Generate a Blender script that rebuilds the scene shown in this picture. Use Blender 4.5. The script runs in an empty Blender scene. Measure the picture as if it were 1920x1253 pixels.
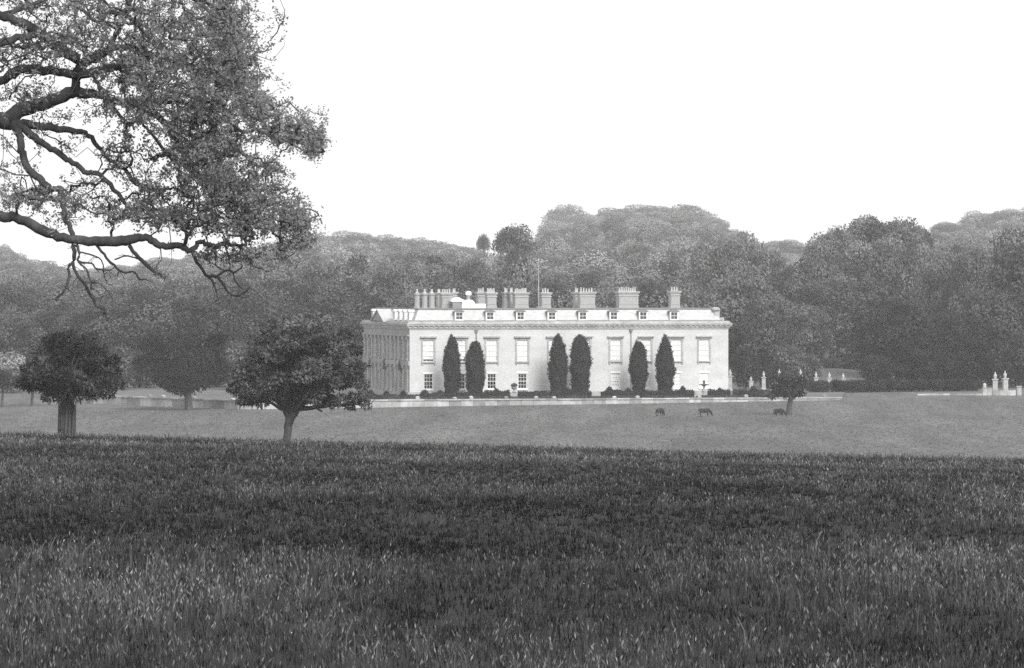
import bpy, bmesh, math, random
import numpy as np
from mathutils import Vector, Matrix

R = math.radians
rnd = random.Random(7)
rng = np.random.default_rng(11)
scene = bpy.context.scene
COL = scene.collection

# ------------------------------------------------------------------ camera
F, PX, PYH, EYE = 9000.0, 960.0, 540.0, 15.2     # focal length in photo pixels, principal column, horizon row, eye height
cam = bpy.data.cameras.new("camera")
cam.sensor_width = 36.0
cam.lens = 36.0 * F / 1920.0
cam.shift_y = -86.5 / 1920.0
cam.clip_start = 0.5
cam.clip_end = 6000
cam_o = bpy.data.objects.new("camera", cam)
cam_o.location = (0, 0, EYE)
cam_o.rotation_euler = (R(90), 0, 0)
COL.objects.link(cam_o)
scene.camera = cam_o

# ------------------------------------------------------------------ sky and sun (hazy white daylight, black and white)
SUN_DIR = Vector((0.35, -0.70, 0.62)).normalized()
w = bpy.data.worlds.new("World")
scene.world = w
w.use_nodes = True
nt = w.node_tree
nt.nodes.clear()
sky = nt.nodes.new("ShaderNodeTexSky")
sky.sky_type = 'NISHITA'
sky.sun_disc = False
sky.sun_elevation = math.asin(SUN_DIR.z)
sky.sun_rotation = math.atan2(SUN_DIR.x, SUN_DIR.y)
sky.dust_density = 4.0
bw = nt.nodes.new("ShaderNodeRGBToBW")
mul = nt.nodes.new("ShaderNodeMath"); mul.operation = 'MULTIPLY_ADD'
mul.inputs[1].default_value = 0.25
mul.inputs[2].default_value = 12.4
bg = nt.nodes.new("ShaderNodeBackground")
bg.inputs[1].default_value = 0.1
wo = nt.nodes.new("ShaderNodeOutputWorld")
nt.links.new(sky.outputs[0], bw.inputs[0])
nt.links.new(bw.outputs[0], mul.inputs[0])
nt.links.new(mul.outputs[0], bg.inputs[0])
nt.links.new(bg.outputs[0], wo.inputs[0])

sl = bpy.data.lights.new("sun", 'SUN')
sl.energy = 4.4
sl.angle = R(25)
sl.color = (1.0, 0.99, 0.98)
so = bpy.data.objects.new("sun", sl)
so.rotation_euler = (-SUN_DIR).to_track_quat('-Z', 'Y').to_euler()
so.location = (40, -40, 80)
COL.objects.link(so)

scene.view_settings.view_transform = 'Standard'
scene.view_settings.look = 'None'
scene.view_settings.exposure = -0.2
scene.view_settings.gamma = 1.0
scene.view_settings.use_curve_mapping = False
scene.render.engine = 'CYCLES'
scene.cycles.max_bounces = 6
scene.cycles.diffuse_bounces = 3
scene.cycles.glossy_bounces = 2
scene.cycles.transmission_bounces = 3
scene.cycles.transparent_max_bounces = 6
scene.cycles.volume_bounces = 1
scene.cycles.use_denoising = False
scene.render.filter_size = 1.6

# ------------------------------------------------------------------ helpers
def P(px, py, Y):
    return Vector(((px - PX) / F * Y, Y, EYE - (py - PYH) / F * Y))

def sstep(a, b, x):
    t = np.clip((x - a) / (b - a), 0, 1)
    return t * t * (3 - 2 * t)

def tag(o, label=None, cat=None, group=None, kind=None):
    if label: o["label"] = label
    if cat: o["category"] = cat
    if group: o["group"] = group
    if kind: o["kind"] = kind
    return o

def empty(name, loc=(0, 0, 0), rz=0.0):
    o = bpy.data.objects.new(name, None)
    o.empty_display_size = 0.3
    o.location = loc
    o.rotation_euler = (0, 0, rz)
    COL.objects.link(o)
    return o

def link(name, me, m=None, parent=None, smooth=False):
    o = bpy.data.objects.new(name, me)
    if m is not None and not me.materials:
        me.materials.append(m)
    if smooth:
        me.polygons.foreach_set("use_smooth", [True] * len(me.polygons))
    if parent is not None:
        o.parent = parent
    COL.objects.link(o)
    return o

def mesh_np(name, V, F4=None, F3=None, tone=None):
    """mesh from numpy arrays: quads F4 (n,4) and/or triangles F3; tone: per-vertex float"""
    me = bpy.data.meshes.new(name)
    V = np.asarray(V, dtype=np.float32)
    me.vertices.add(len(V))
    me.vertices.foreach_set("co", V.ravel())
    loops, tot = [], []
    if F4 is not None and len(F4):
        loops.append(np.asarray(F4, dtype=np.int32).ravel()); tot.append(np.full(len(F4), 4, np.int32))
    if F3 is not None and len(F3):
        loops.append(np.asarray(F3, dtype=np.int32).ravel()); tot.append(np.full(len(F3), 3, np.int32))
    loops = np.concatenate(loops); tot = np.concatenate(tot)
    me.loops.add(len(loops))
    me.loops.foreach_set("vertex_index", loops)
    me.polygons.add(len(tot))
    st = np.concatenate([[0], np.cumsum(tot)[:-1]]).astype(np.int32)
    me.polygons.foreach_set("loop_start", st)
    me.polygons.foreach_set("loop_total", tot)
    if tone is not None:
        a = me.attributes.new("tone", 'FLOAT', 'POINT')
        a.data.foreach_set("value", np.asarray(tone, dtype=np.float32))
    me.update(calc_edges=True)
    me.validate()
    return me

class MB:
    """collects shapes into one mesh"""
    def __init__(s):
        s.v, s.f = [], []
    def add(s, vs, fs):
        n = len(s.v)
        s.v += [tuple(p) for p in vs]
        s.f += [tuple(i + n for i in f) for f in fs]
    def box(s, x0, x1, y0, y1, z0, z1):
        s.add([(x0, y0, z0), (x1, y0, z0), (x1, y1, z0), (x0, y1, z0), (x0, y0, z1), (x1, y0, z1), (x1, y1, z1), (x0, y1, z1)],
              [(0, 3, 2, 1), (4, 5, 6, 7), (0, 1, 5, 4), (1, 2, 6, 5), (2, 3, 7, 6), (3, 0, 4, 7)])
    def frustum(s, a, b, z0, z1):     # a, b = (x0,x1,y0,y1) at z0 and at z1
        s.add([(a[0], a[2], z0), (a[1], a[2], z0), (a[1], a[3], z0), (a[0], a[3], z0), (b[0], b[2], z1), (b[1], b[2], z1), (b[1], b[3], z1), (b[0], b[3], z1)],
              [(0, 3, 2, 1), (4, 5, 6, 7), (0, 1, 5, 4), (1, 2, 6, 5), (2, 3, 7, 6), (3, 0, 4, 7)])
    def lathe(s, c, prof, n=10, rot=0.0):  # prof: list of (r, z)
        vs, fs = [], []
        for r, z in prof:
            for i in range(n):
                a = 2 * math.pi * i / n + rot
                vs.append((c[0] + r * math.cos(a), c[1] + r * math.sin(a), c[2] + z))
        for k in range(len(prof) - 1):
            for i in range(n):
                j = (i + 1) % n
                fs.append((k * n + i, k * n + j, (k + 1) * n + j, (k + 1) * n + i))
        fs.append(tuple(range(n - 1, -1, -1)))
        fs.append(tuple((len(prof) - 1) * n + i for i in range(n)))
        s.add(vs, fs)
    def prism(s, poly, z0, z1):           # poly in xy
        n = len(poly)
        vs = [(p[0], p[1], z0) for p in poly] + [(p[0], p[1], z1) for p in poly]
        fs = [tuple(range(n - 1, -1, -1)), tuple(range(n, 2 * n))] + [(i, (i + 1) % n, n + (i + 1) % n, n + i) for i in range(n)]
        s.add(vs, fs)
    def tube(s, pts, rad, n=6, cap=True):
        pts = [Vector(p) for p in pts]
        vs, fs = [], []
        up = Vector((0.31, 0.17, 0.93)).normalized()
        for k, p in enumerate(pts):
            t = (pts[min(k + 1, len(pts) - 1)] - pts[max(k - 1, 0)])
            t = t.normalized() if t.length > 1e-9 else Vector((0, 0, 1))
            a = t.cross(up)
            if a.length < 0.05: a = t.cross(Vector((1, 0, 0)))
            a.normalize(); b = t.cross(a)
            for i in range(n):
                g = 2 * math.pi * i / n
                vs.append(p + (a * math.cos(g) + b * math.sin(g)) * rad[k])
        for k in range(len(pts) - 1):
            for i in range(n):
                j = (i + 1) % n
                fs.append((k * n + i, k * n + j, (k + 1) * n + j, (k + 1) * n + i))
        if cap:
            fs.append(tuple(range(n - 1, -1, -1)))
            fs.append(tuple((len(pts) - 1) * n + i for i in range(n)))
        s.add(vs, fs)
    def mesh(s, name):
        me = bpy.data.meshes.new(name)
        me.from_pydata(s.v, [], s.f)
        me.update()
        return me
    def build(s, name, m, parent=None, smooth=False):
        return link(name, s.mesh(name), m, parent, smooth)

def smooth_path(pts, rad, sub=4, jit=0.0, r=rnd):
    """Catmull-Rom through pts with a little wander"""
    pts = [Vector(p) for p in pts]
    out, ro = [], []
    for i in range(len(pts) - 1):
        p0, p1, p2, p3 = pts[max(i - 1, 0)], pts[i], pts[i + 1], pts[min(i + 2, len(pts) - 1)]
        for k in range(sub):
            t = k / sub
            q = 0.5 * ((2 * p1) + (p2 - p0) * t + (2 * p0 - 5 * p1 + 4 * p2 - p3) * t * t + (3 * p1 - p0 - 3 * p2 + p3) * t ** 3)
            if k and jit: q += Vector((r.uniform(-jit, jit), r.uniform(-jit, jit), r.uniform(-jit, jit)))
            out.append(q); ro.append(rad[i] * (1 - t) + rad[i + 1] * t)
    out.append(pts[-1]); ro.append(rad[-1])
    return out, ro

# ------------------------------------------------------------------ materials (all neutral greys)
def mat(name, g, rough=0.8, var=0.0, scale=4.0, bump=0.0, bscale=None, stretch=(1, 1, 1), spec=0.3, var2=0.0, scale2=0.3, orand=0.0):
    m = bpy.data.materials.new(name)
    m.use_nodes = True
    n, l = m.node_tree.nodes, m.node_tree.links
    b = n["Principled BSDF"]
    b.inputs["Roughness"].default_value = rough
    b.inputs["Specular IOR Level"].default_value = spec
    b.inputs["Base Color"].default_value = (g, g, g, 1)
    if var or bump:
        tc = n.new("ShaderNodeTexCoord")
        mp = n.new("ShaderNodeMapping"); mp.inputs["Scale"].default_value = stretch
        l.new(tc.outputs["Object"], mp.inputs[0])
        nz = n.new("ShaderNodeTexNoise"); nz.inputs["Scale"].default_value = scale; nz.inputs["Detail"].default_value = 5
        l.new(mp.outputs[0], nz.inputs[0])
        if var:
            mr = n.new("ShaderNodeMapRange")
            mr.inputs[1].default_value = 0.25; mr.inputs[2].default_value = 0.75
            mr.inputs[3].default_value = g * (1 - var); mr.inputs[4].default_value = g * (1 + var)
            l.new(nz.outputs[0], mr.inputs[0])
            src = mr.outputs[0]
            if var2:
                n2 = n.new("ShaderNodeTexNoise"); n2.inputs["Scale"].default_value = scale2; n2.inputs["Detail"].default_value = 3
                l.new(mp.outputs[0], n2.inputs[0])
                m2 = n.new("ShaderNodeMapRange")
                m2.inputs[1].default_value = 0.3; m2.inputs[2].default_value = 0.7
                m2.inputs[3].default_value = 1 - var2; m2.inputs[4].default_value = 1 + var2
                l.new(n2.outputs[0], m2.inputs[0])
                mm = n.new("ShaderNodeMath"); mm.operation = 'MULTIPLY'
                l.new(src, mm.inputs[0]); l.new(m2.outputs[0], mm.inputs[1]); src = mm.outputs[0]
            if orand:
                oi = n.new("ShaderNodeObjectInfo"); m3 = n.new("ShaderNodeMapRange")
                m3.inputs[3].default_value = 1 - orand; m3.inputs[4].default_value = 1 + orand * .6
                l.new(oi.outputs["Random"], m3.inputs[0])
                mm = n.new("ShaderNodeMath"); mm.operation = 'MULTIPLY'
                l.new(src, mm.inputs[0]); l.new(m3.outputs[0], mm.inputs[1]); src = mm.outputs[0]
            l.new(src, b.inputs["Base Color"])
        if bump:
            nb = nz
            if bscale:
                nb = n.new("ShaderNodeTexNoise"); nb.inputs["Scale"].default_value = bscale; nb.inputs["Detail"].default_value = 6
                l.new(mp.outputs[0], nb.inputs[0])
            bp = n.new("ShaderNodeBump"); bp.inputs["Strength"].default_value = bump; bp.inputs["Distance"].default_value = 0.05
            l.new(nb.outputs[0], bp.inputs["Height"])
            l.new(bp.outputs[0], b.inputs["Normal"])
    return m

def leaf_mat(name, trans=0.3, nscale=0.35, namp=0.35):
    """diffuse + translucent leaf; colour = object colour x per-leaf tone x soft clump noise"""
    m = bpy.data.materials.new(name)
    m.use_nodes = True
    n, l = m.node_tree.nodes, m.node_tree.links
    n.clear()
    oi = n.new("ShaderNodeObjectInfo")
    at = n.new("ShaderNodeAttribute"); at.attribute_name = "tone"
    tc = n.new("ShaderNodeTexCoord")
    nz = n.new("ShaderNodeTexNoise"); nz.inputs["Scale"].default_value = nscale; nz.inputs["Detail"].default_value = 3
    l.new(tc.outputs["Object"], nz.inputs[0])
    mr = n.new("ShaderNodeMapRange")
    mr.inputs[1].default_value = 0.3; mr.inputs[2].default_value = 0.7
    mr.inputs[3].default_value = 1 - namp; mr.inputs[4].default_value = 1 + namp
    l.new(nz.outputs[0], mr.inputs[0])
    mu = n.new("ShaderNodeMath"); mu.operation = 'MULTIPLY'
    l.new(at.outputs["Fac"], mu.inputs[0]); l.new(mr.outputs[0], mu.inputs[1])
    vm = n.new("ShaderNodeVectorMath"); vm.operation = 'SCALE'
    l.new(oi.outputs["Color"], vm.inputs[0]); l.new(mu.outputs[0], vm.inputs["Scale"])
    d = n.new("ShaderNodeBsdfDiffuse"); t = n.new("ShaderNodeBsdfTranslucent"); mx = n.new("ShaderNodeMixShader")
    mx.inputs[0].default_value = trans
    l.new(vm.outputs[0], d.inputs[0]); l.new(vm.outputs[0], t.inputs[0])
    l.new(d.outputs[0], mx.inputs[1]); l.new(t.outputs[0], mx.inputs[2])
    o = n.new("ShaderNodeOutputMaterial"); l.new(mx.outputs[0], o.inputs[0])
    return m

M = {}
M['leaf'] = leaf_mat("foliage", 0.2, 0.3, 0.25)
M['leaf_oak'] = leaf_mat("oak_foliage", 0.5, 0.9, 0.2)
M['grass'] = leaf_mat("grass_blades", 0.3, 0.2, 0.15)
M['yew'] = leaf_mat("yew_foliage", 0.1, 1.2, 0.2)
M['bark'] = mat("bark", 0.07, 0.95, 0.45, 5.0, 0.8, 14, (1, 1, 0.25))
M['bark_pale'] = mat("bark_pale", 0.12, 0.95, 0.4, 3.0, 0.6, 9, (1, 1, 0.3))
M['twig'] = mat("twig_bark", 0.055, 0.95, 0.3, 8.0)
M['pole'] = mat("white_paint", 0.8, 0.5, 0.03, 3)
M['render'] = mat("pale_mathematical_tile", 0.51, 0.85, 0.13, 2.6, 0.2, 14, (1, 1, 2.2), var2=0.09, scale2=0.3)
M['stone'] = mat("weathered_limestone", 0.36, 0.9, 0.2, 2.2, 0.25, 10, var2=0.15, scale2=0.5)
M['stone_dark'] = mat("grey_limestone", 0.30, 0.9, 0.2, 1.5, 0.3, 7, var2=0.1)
M['stone_light'] = mat("pale_limestone", 0.40, 0.9, 0.2, 1.6, 0.25, 9, var2=0.15, scale2=0.4)
M['slate'] = mat("pale_slate", 0.45, 0.6, 0.2, 1.4, 0.25, 6, (1, 1, 3), var2=0.06)
M['wall_stone'] = mat("patchy_wall_limestone", 0.36, 0.9, 0.3, 1.3, 0.3, 9, var2=0.2, scale2=0.35, orand=0.4)
M['lead'] = mat("lead_sheet", 0.2, 0.6, 0.15, 1.0)
M['brick'] = mat("chimney_brick", 0.3, 0.9, 0.18, 3.0, 0.3, 12, (1, 1, 3))
M['pot'] = mat("chimney_pot_clay", 0.42, 0.8, 0.15, 2.0)
M['paint'] = mat("white_joinery_paint", 0.78, 0.5, 0.05, 4)
M['blind'] = mat("white_blind", 0.9, 0.8, 0.03, 1.5)
M['hide'] = mat("black_hide", 0.022, 0.7, 0.3, 4)
M['wood'] = mat("grey_weathered_wood", 0.07, 0.9, 0.35, 6, 0.4, 20, (1, 1, 0.2))
M['wood_pale'] = mat("bleached_wood", 0.2, 0.9, 0.2, 6)
M['lawn'] = mat("mown_lawn", 0.11, 0.95, 0.2, 0.5, 0.3, 4, var2=0.15, scale2=0.08)
M['gravel'] = mat("pale_gravel", 0.42, 0.95, 0.15, 1.2, 0.3, 12)
M['iron'] = mat("dark_iron", 0.06, 0.6)
g = bpy.data.materials.new("window_glass"); g.use_nodes = True
n_, l_ = g.node_tree.nodes, g.node_tree.links
n_.clear()
tr = n_.new("ShaderNodeBsdfTransparent"); gl = n_.new("ShaderNodeBsdfGlossy"); mx = n_.new("ShaderNodeMixShader"); oo = n_.new("ShaderNodeOutputMaterial")
gl.inputs["Roughness"].default_value = 0.05
mx.inputs[0].default_value = 0.09
l_.new(tr.outputs[0], mx.inputs[1]); l_.new(gl.outputs[0], mx.inputs[2]); l_.new(mx.outputs[0], oo.inputs[0])
M['glass'] = g

# ------------------------------------------------------------------ ground
def ground(X, Y):
    X = np.asarray(X, dtype=float); Y = np.asarray(Y, dtype=float)
    Xc = np.clip(X, -70, 70)
    c = 5.02 - 0.0265 * Xc
    m1 = 13.5 + (c - 13.5) * (Y / 306.0)
    m1 = m1 + 0.06 * np.sin(X * 0.21 + Y * 0.05) * np.sin(Y * 0.11 + 1.3) * np.clip(Y / 60, 0, 1)
    m2 = c - 0.05 * (Y - 306.0)
    k = 0.15
    z = -k * np.logaddexp(-m1 / k, -m2 / k)
    f = -1.45 + np.clip(0.01 * (X + 37), 0, 1.0) * sstep(625, 668, Y) + 0.05 * np.sin(X * 0.09) * np.sin(Y * 0.043)
    k = 0.5
    z = k * np.logaddexp(z / k, f / k)
    s = sstep(690, 722, Y)
    z = z * (1 - s) + s * (-0.30)
    z = z + np.clip(Y - 800, 0, 420) * 0.022
    hill = np.interp(X, [-420, -230, -150, -60, 0, 61, 110, 135, 170, 240, 420], [.1, .12, .35, .45, .5, 1, .8, .6, .75, .9, .9])
    z = z + 36.0 * hill * sstep(1250, 2500, Y)
    z = z - (z + 0.3) * sstep(2680, 3100, Y)
    z = z + 2.4 * np.exp(-((X - 52) / 11) ** 2 - ((Y - 782) / 22) ** 2)
    return z

def gz(x, y):
    return float(ground(x, y))

ys = np.unique(np.concatenate([np.arange(-120, 30, 15), np.arange(30, 290, 4), np.arange(290, 345, 1.2), np.arange(345, 480, 4),
                               np.arange(480, 620, 8), np.arange(620, 850, 4), np.arange(850, 3240, 30)]))
us = np.linspace(-1, 1, 181)
us = np.sign(us) * (0.35 * np.abs(us) + 0.65 * np.abs(us) ** 5)
YY, UU = np.meshgrid(ys, us, indexing='ij')
XX = UU * (330 + 0.45 * np.clip(YY, 0, None))
ZZ = ground(XX, YY)
nr, nc = XX.shape
idx = np.arange(nr * nc).reshape(nr, nc)
Fq = np.stack([idx[:-1, :-1], idx[:-1, 1:], idx[1:, 1:], idx[1:, :-1]], -1).reshape(-1, 4)
edge = 309 + 1.2 * np.sin(XX * 0.4) + 0.8 * np.sin(XX * 1.1)
me = mesh_np("ground", np.stack([XX, YY, ZZ], -1).reshape(-1, 3), Fq, tone=sstep(-1.2, 1.2, YY - edge).ravel())
gm = mat("pasture_and_meadow_soil", 0.1, 0.95)
n_, l_ = gm.node_tree.nodes, gm.node_tree.links
bs = n_["Principled BSDF"]; bs.inputs["Specular IOR Level"].default_value = 0.1
tc = n_.new("ShaderNodeTexCoord"); at = n_.new("ShaderNodeAttribute"); at.attribute_name = "tone"
def nzn(sx, sy, sc, lo, hi, det=4):
    mp = n_.new("ShaderNodeMapping"); mp.inputs["Scale"].default_value = (sx, sy, 1)
    l_.new(tc.outputs["Object"], mp.inputs[0])
    z = n_.new("ShaderNodeTexNoise"); z.inputs["Scale"].default_value = sc; z.inputs["Detail"].default_value = det
    l_.new(mp.outputs[0], z.inputs[0])
    m_ = n_.new("ShaderNodeMapRange"); m_.inputs[1].default_value = 0.3; m_.inputs[2].default_value = 0.7
    m_.inputs[3].default_value = lo; m_.inputs[4].default_value = hi
    l_.new(z.outputs[0], m_.inputs[0])
    return m_.outputs[0], z
a1, _ = nzn(1, 0.12, 1.6, 0.82, 1.18)        # fine tussocks: seen end-on they read as flecks
a2, _ = nzn(1, 0.10, 0.22, 0.78, 1.22)
a3, _ = nzn(1, 0.25, 0.05, 0.86, 1.14)
def mth(op, a, b):
    m_ = n_.new("ShaderNodeMath"); m_.operation = op
    for k_, v_ in enumerate((a, b)):
        if isinstance(v_, (int, float)): m_.inputs[k_].default_value = v_
        else: l_.new(v_, m_.inputs[k_])
    return m_.outputs[0]
past = mth('MULTIPLY', mth('MULTIPLY', a1, a2), mth('MULTIPLY', a3, 0.112))
mix = n_.new("ShaderNodeMix"); mix.data_type = 'FLOAT'
l_.new(at.outputs["Fac"], mix.inputs[0]); mix.inputs[2].default_value = 0.022
l_.new(past, mix.inputs[3])
l_.new(mix.outputs[0], bs.inputs["Base Color"])
go = link("ground", me, gm, smooth=True)
tag(go, "sloping meadow running down to level mown pasture", None, kind="structure")

# ------------------------------------------------------------------ foliage builders
def leaf_quads(pos, d, nrm, L, W, fold=0.12):
    """diamond leaves / sprays; arrays"""
    d = d / (np.linalg.norm(d, axis=1, keepdims=True) + 1e-9)
    s = np.cross(nrm, d); s /= (np.linalg.norm(s, axis=1, keepdims=True) + 1e-9)
    nn = np.cross(d, s)
    L = L[:, None]; W = W[:, None]
    v = np.stack([pos, pos + 0.45 * L * d + 0.5 * W * s + fold * W * nn, pos + L * d, pos + 0.45 * L * d - 0.5 * W * s + fold * W * nn], 1)
    N = len(pos)
    return v.reshape(-1, 3), np.arange(N * 4).reshape(N, 4)

def unit(n, r=rng):
    v = r.normal(size=(n, 3))
    return v / np.linalg.norm(v, axis=1, keepdims=True)

def lobe_leaves(lobes, n, L, W, r, spread=0.25, inner=0.1, up=0.35, droop=0.0, flat=0.82, rag=0.09, outw=0.5, lv=(0.5, 1.5)):
    """leaves on the shells of many lobes. lobes: array (k,4) centre + radius"""
    lobes = np.asarray(lobes, float)
    p = lobes[:, 3] ** 2; p /= p.sum()
    k = r.choice(len(lobes), n, p=p)
    d = unit(n, r)
    d[:, 2] += up * r.random(n); d /= np.linalg.norm(d, axis=1, keepdims=True)
    rad = lobes[k, 3] * np.where(r.random(n) < inner, r.uniform(0.2, 0.8, n), r.normal(0.95, rag, n))
    pos = lobes[k, :3] + d * rad[:, None] * np.array([1, 1, flat])
    nrm = d + unit(n, r) * spread
    ld = unit(n, r) + d * outw
    ld[:, 2] -= droop
    tone = r.uniform(0.88, 1.12, n) * r.uniform(*lv, len(lobes))[k]
    V, Fq = leaf_quads(pos, ld, nrm, L * r.uniform(0.7, 1.35, n), W * r.uniform(0.7, 1.35, n))
    return V, Fq, np.repeat(tone, 4)

def crown_lobes(r, k, c, rad, lo, hi, zmin=-0.9, umbrella=False):
    """lobe centres spread over an ellipsoid (golden spiral, jittered) plus a filled middle"""
    out = []
    c = np.array(c, float); rad = np.array(rad, float)
    ga = math.pi * (3 - math.sqrt(5))
    for i in range(k):
        z = 1 - (1 - zmin) * (i + 0.5) / k
        q = math.sqrt(max(0, 1 - z * z)); a = ga * i + r.uniform(-0.3, 0.3)
        d = np.array([q * math.cos(a), q * math.sin(a), z])
        lr = r.uniform(lo, hi)
        s = r.uniform(0.72, 1.02)
        out.append([*(c + d * (rad - lr * 0.8) * s), lr])
    for i in range(max(3, k // 5)):
        d = unit(1, r)[0] * r.uniform(0, 0.5)
        out.append([*(c + d * rad), hi * 1.25])
    return np.array(out)

PROTO = {}
def proto(kind, seed, H, Rc, zc, rz, k, lo, hi, n, L, W, trunk_r, zmin=-0.9, extra=None, droop=0.0, inner=0.08):
    """a woodland tree of height H metres: (crown mesh, trunk mesh, H, crown radius)"""
    r = np.random.default_rng(seed)
    lobes = crown_lobes(r, k, (0, 0, zc), (Rc, Rc, rz), lo, hi, zmin)
    if extra is not None:
        lobes = np.concatenate([lobes, np.array(extra, float)])
    V, Fq, t = lobe_leaves(lobes, n, L, W, r, droop=droop, inner=inner)
    V[:, 2] = np.maximum(V[:, 2], 0.1)
    cm = mesh_np(kind + "_crown", V, Fq, tone=t); cm.materials.append(M['leaf'])
    b = MB(); rr = random.Random(seed)
    top = zc + rz * 0.25
    pts, rd = smooth_path([(0, 0, -0.6), (0.1, 0, H * 0.12), (rr.uniform(-.4, .4), rr.uniform(-.4, .4), top * 0.6), (rr.uniform(-.6, .6), rr.uniform(-.6, .6), top)],
                          [trunk_r * 1.5, trunk_r, trunk_r * 0.8, trunk_r * 0.4], 3)
    b.tube(pts, rd, 7)
    for j in range(9):
        q = lobes[rr.randrange(min(k, len(lobes)))]
        f = rr.uniform(0.35, 0.8)
        s = Vector(pts[int(f * (len(pts) - 1))])
        e = Vector(q[:3])
        p2, r2 = smooth_path([s, s.lerp(e, 0.5) + Vector((0, 0, -0.4)), e], [trunk_r * 0.42, trunk_r * 0.25, trunk_r * 0.08], 3, 0.15, rr)
        b.tube(p2, r2, 5)
    tm = b.mesh(kind + "_trunk"); tm.materials.append(M['bark'])
    PROTO.setdefault(kind, []).append((cm, tm, H, Rc))

for s in range(3):
    proto('oak', 20 + s, 22, 9.0, 13.0, 9.0, 34, 1.5, 3.5, 19000, 0.58, 0.42, 0.55)
for s in range(3):   # full woodland crown, clothed low down
    proto('wood', 30 + s, 22, 9.5, 11.0, 11.0, 40, 1.6, 3.8, 20000, 0.62, 0.45, 0.5, -0.95)
for s in range(2):   # tall elm: billowing heads stacked up a long bole
    e = [[rnd.uniform(-3.5, 3.5), rnd.uniform(-3.5, 3.5), rnd.uniform(6, 14), rnd.uniform(2.0, 3.2)] for _ in range(14)]
    proto('elm', 40 + s, 28, 7.5, 19.5, 8.5, 32, 1.4, 3.0, 18000, 0.58, 0.4, 0.6, -0.75, e)
for s in range(2):   # flat-topped open head with sky showing under it
    proto('umbrella', 60 + s, 26, 6.5, 21.5, 4.5, 20, 1.4, 2.4, 7500, 0.5, 0.36, 0.4, -0.4, [[rnd.uniform(-3.5, 3.5), rnd.uniform(-3, 3), rnd.uniform(10, 17), rnd.uniform(1.2, 2.2)] for _ in range(12)], inner=0.3)
for s in range(3):
    proto('shrub', 100 + s, 6, 3.6, 2.8, 3.2, 26, 0.8, 1.6, 5200, 0.4, 0.28, 0.16, -0.95)

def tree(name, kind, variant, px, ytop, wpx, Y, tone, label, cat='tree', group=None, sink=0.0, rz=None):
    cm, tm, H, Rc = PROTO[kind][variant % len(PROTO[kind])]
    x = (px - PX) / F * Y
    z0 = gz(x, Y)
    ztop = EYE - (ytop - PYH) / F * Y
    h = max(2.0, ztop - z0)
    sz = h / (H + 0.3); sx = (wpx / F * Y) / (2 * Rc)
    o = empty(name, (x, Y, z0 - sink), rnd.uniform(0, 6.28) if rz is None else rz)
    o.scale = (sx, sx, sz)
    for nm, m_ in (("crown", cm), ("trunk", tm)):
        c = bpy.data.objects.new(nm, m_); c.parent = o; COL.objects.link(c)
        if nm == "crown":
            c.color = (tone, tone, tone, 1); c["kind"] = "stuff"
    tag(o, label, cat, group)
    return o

# ------------------------------------------------------------------ woodland
MARKS = [(15, "the pale blossoming bush"), (127, "the tree in the stake guard"), (240, "the gap beside the guarded tree"), (353, "the short-trunked wall-side tree"), (455, "the gap beside the forked tree"), (560, "the forked spreading tree"),
         (645, "the forked tree's long low branch"), (715, "the entrance pediment"), (795, "the three octagonal chimneys"), (879, "the white roof lantern"), (975, "the chimney beside the flagpole"), (1025, "the flagpole"),
         (1100, "the chimney past the flagpole"), (1180, "the widest single chimney"), (1266, "the end chimney"), (1330, "the roof's scrolled end"), (1400, "the house end wall"), (1480, "the lone field tree"), (1555, "the garden piers"),
         (1620, "the grass bank"), (1690, "the pale drive patch"), (1770, "the dark low-skirted trees"), (1880, "the pair of gate piers")]
def mark(px):
    return min(MARKS, key=lambda m_: abs(m_[0] - px))[1]
def row(spec, Y, kinds, tone, label, group, dj=20):
    for i, (px, yt, wp) in enumerate(spec):
        tree('woodland_tree', kinds[i % len(kinds)], i + int(px), px, yt, wp, Y + rnd.uniform(-dj, dj), tone * rnd.uniform(0.85, 1.15), label + " " + mark(px), 'tree', group)

# pale skyline trees on the rise
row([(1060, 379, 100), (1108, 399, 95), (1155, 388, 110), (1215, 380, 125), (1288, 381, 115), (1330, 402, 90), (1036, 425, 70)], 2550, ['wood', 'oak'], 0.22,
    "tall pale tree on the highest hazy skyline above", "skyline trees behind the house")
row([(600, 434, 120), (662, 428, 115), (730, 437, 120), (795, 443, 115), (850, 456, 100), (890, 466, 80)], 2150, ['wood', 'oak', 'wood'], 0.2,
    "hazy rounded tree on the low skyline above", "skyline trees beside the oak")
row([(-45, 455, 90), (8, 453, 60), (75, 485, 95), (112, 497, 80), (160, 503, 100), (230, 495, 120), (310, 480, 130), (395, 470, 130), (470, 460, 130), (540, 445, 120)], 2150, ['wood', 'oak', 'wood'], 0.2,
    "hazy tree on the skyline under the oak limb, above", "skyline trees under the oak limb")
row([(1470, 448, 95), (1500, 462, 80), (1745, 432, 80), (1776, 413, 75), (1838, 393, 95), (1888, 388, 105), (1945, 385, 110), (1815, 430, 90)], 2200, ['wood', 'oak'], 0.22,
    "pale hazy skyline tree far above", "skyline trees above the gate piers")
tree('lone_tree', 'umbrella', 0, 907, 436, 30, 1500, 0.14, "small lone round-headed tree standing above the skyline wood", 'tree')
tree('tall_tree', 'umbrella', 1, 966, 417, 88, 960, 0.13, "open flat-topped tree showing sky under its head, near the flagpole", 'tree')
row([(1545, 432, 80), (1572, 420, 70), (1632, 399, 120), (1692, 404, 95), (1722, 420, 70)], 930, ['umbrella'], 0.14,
    "flat-topped tree with sky showing through, high above", "flat-topped trees above the garden piers", 10)
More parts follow.
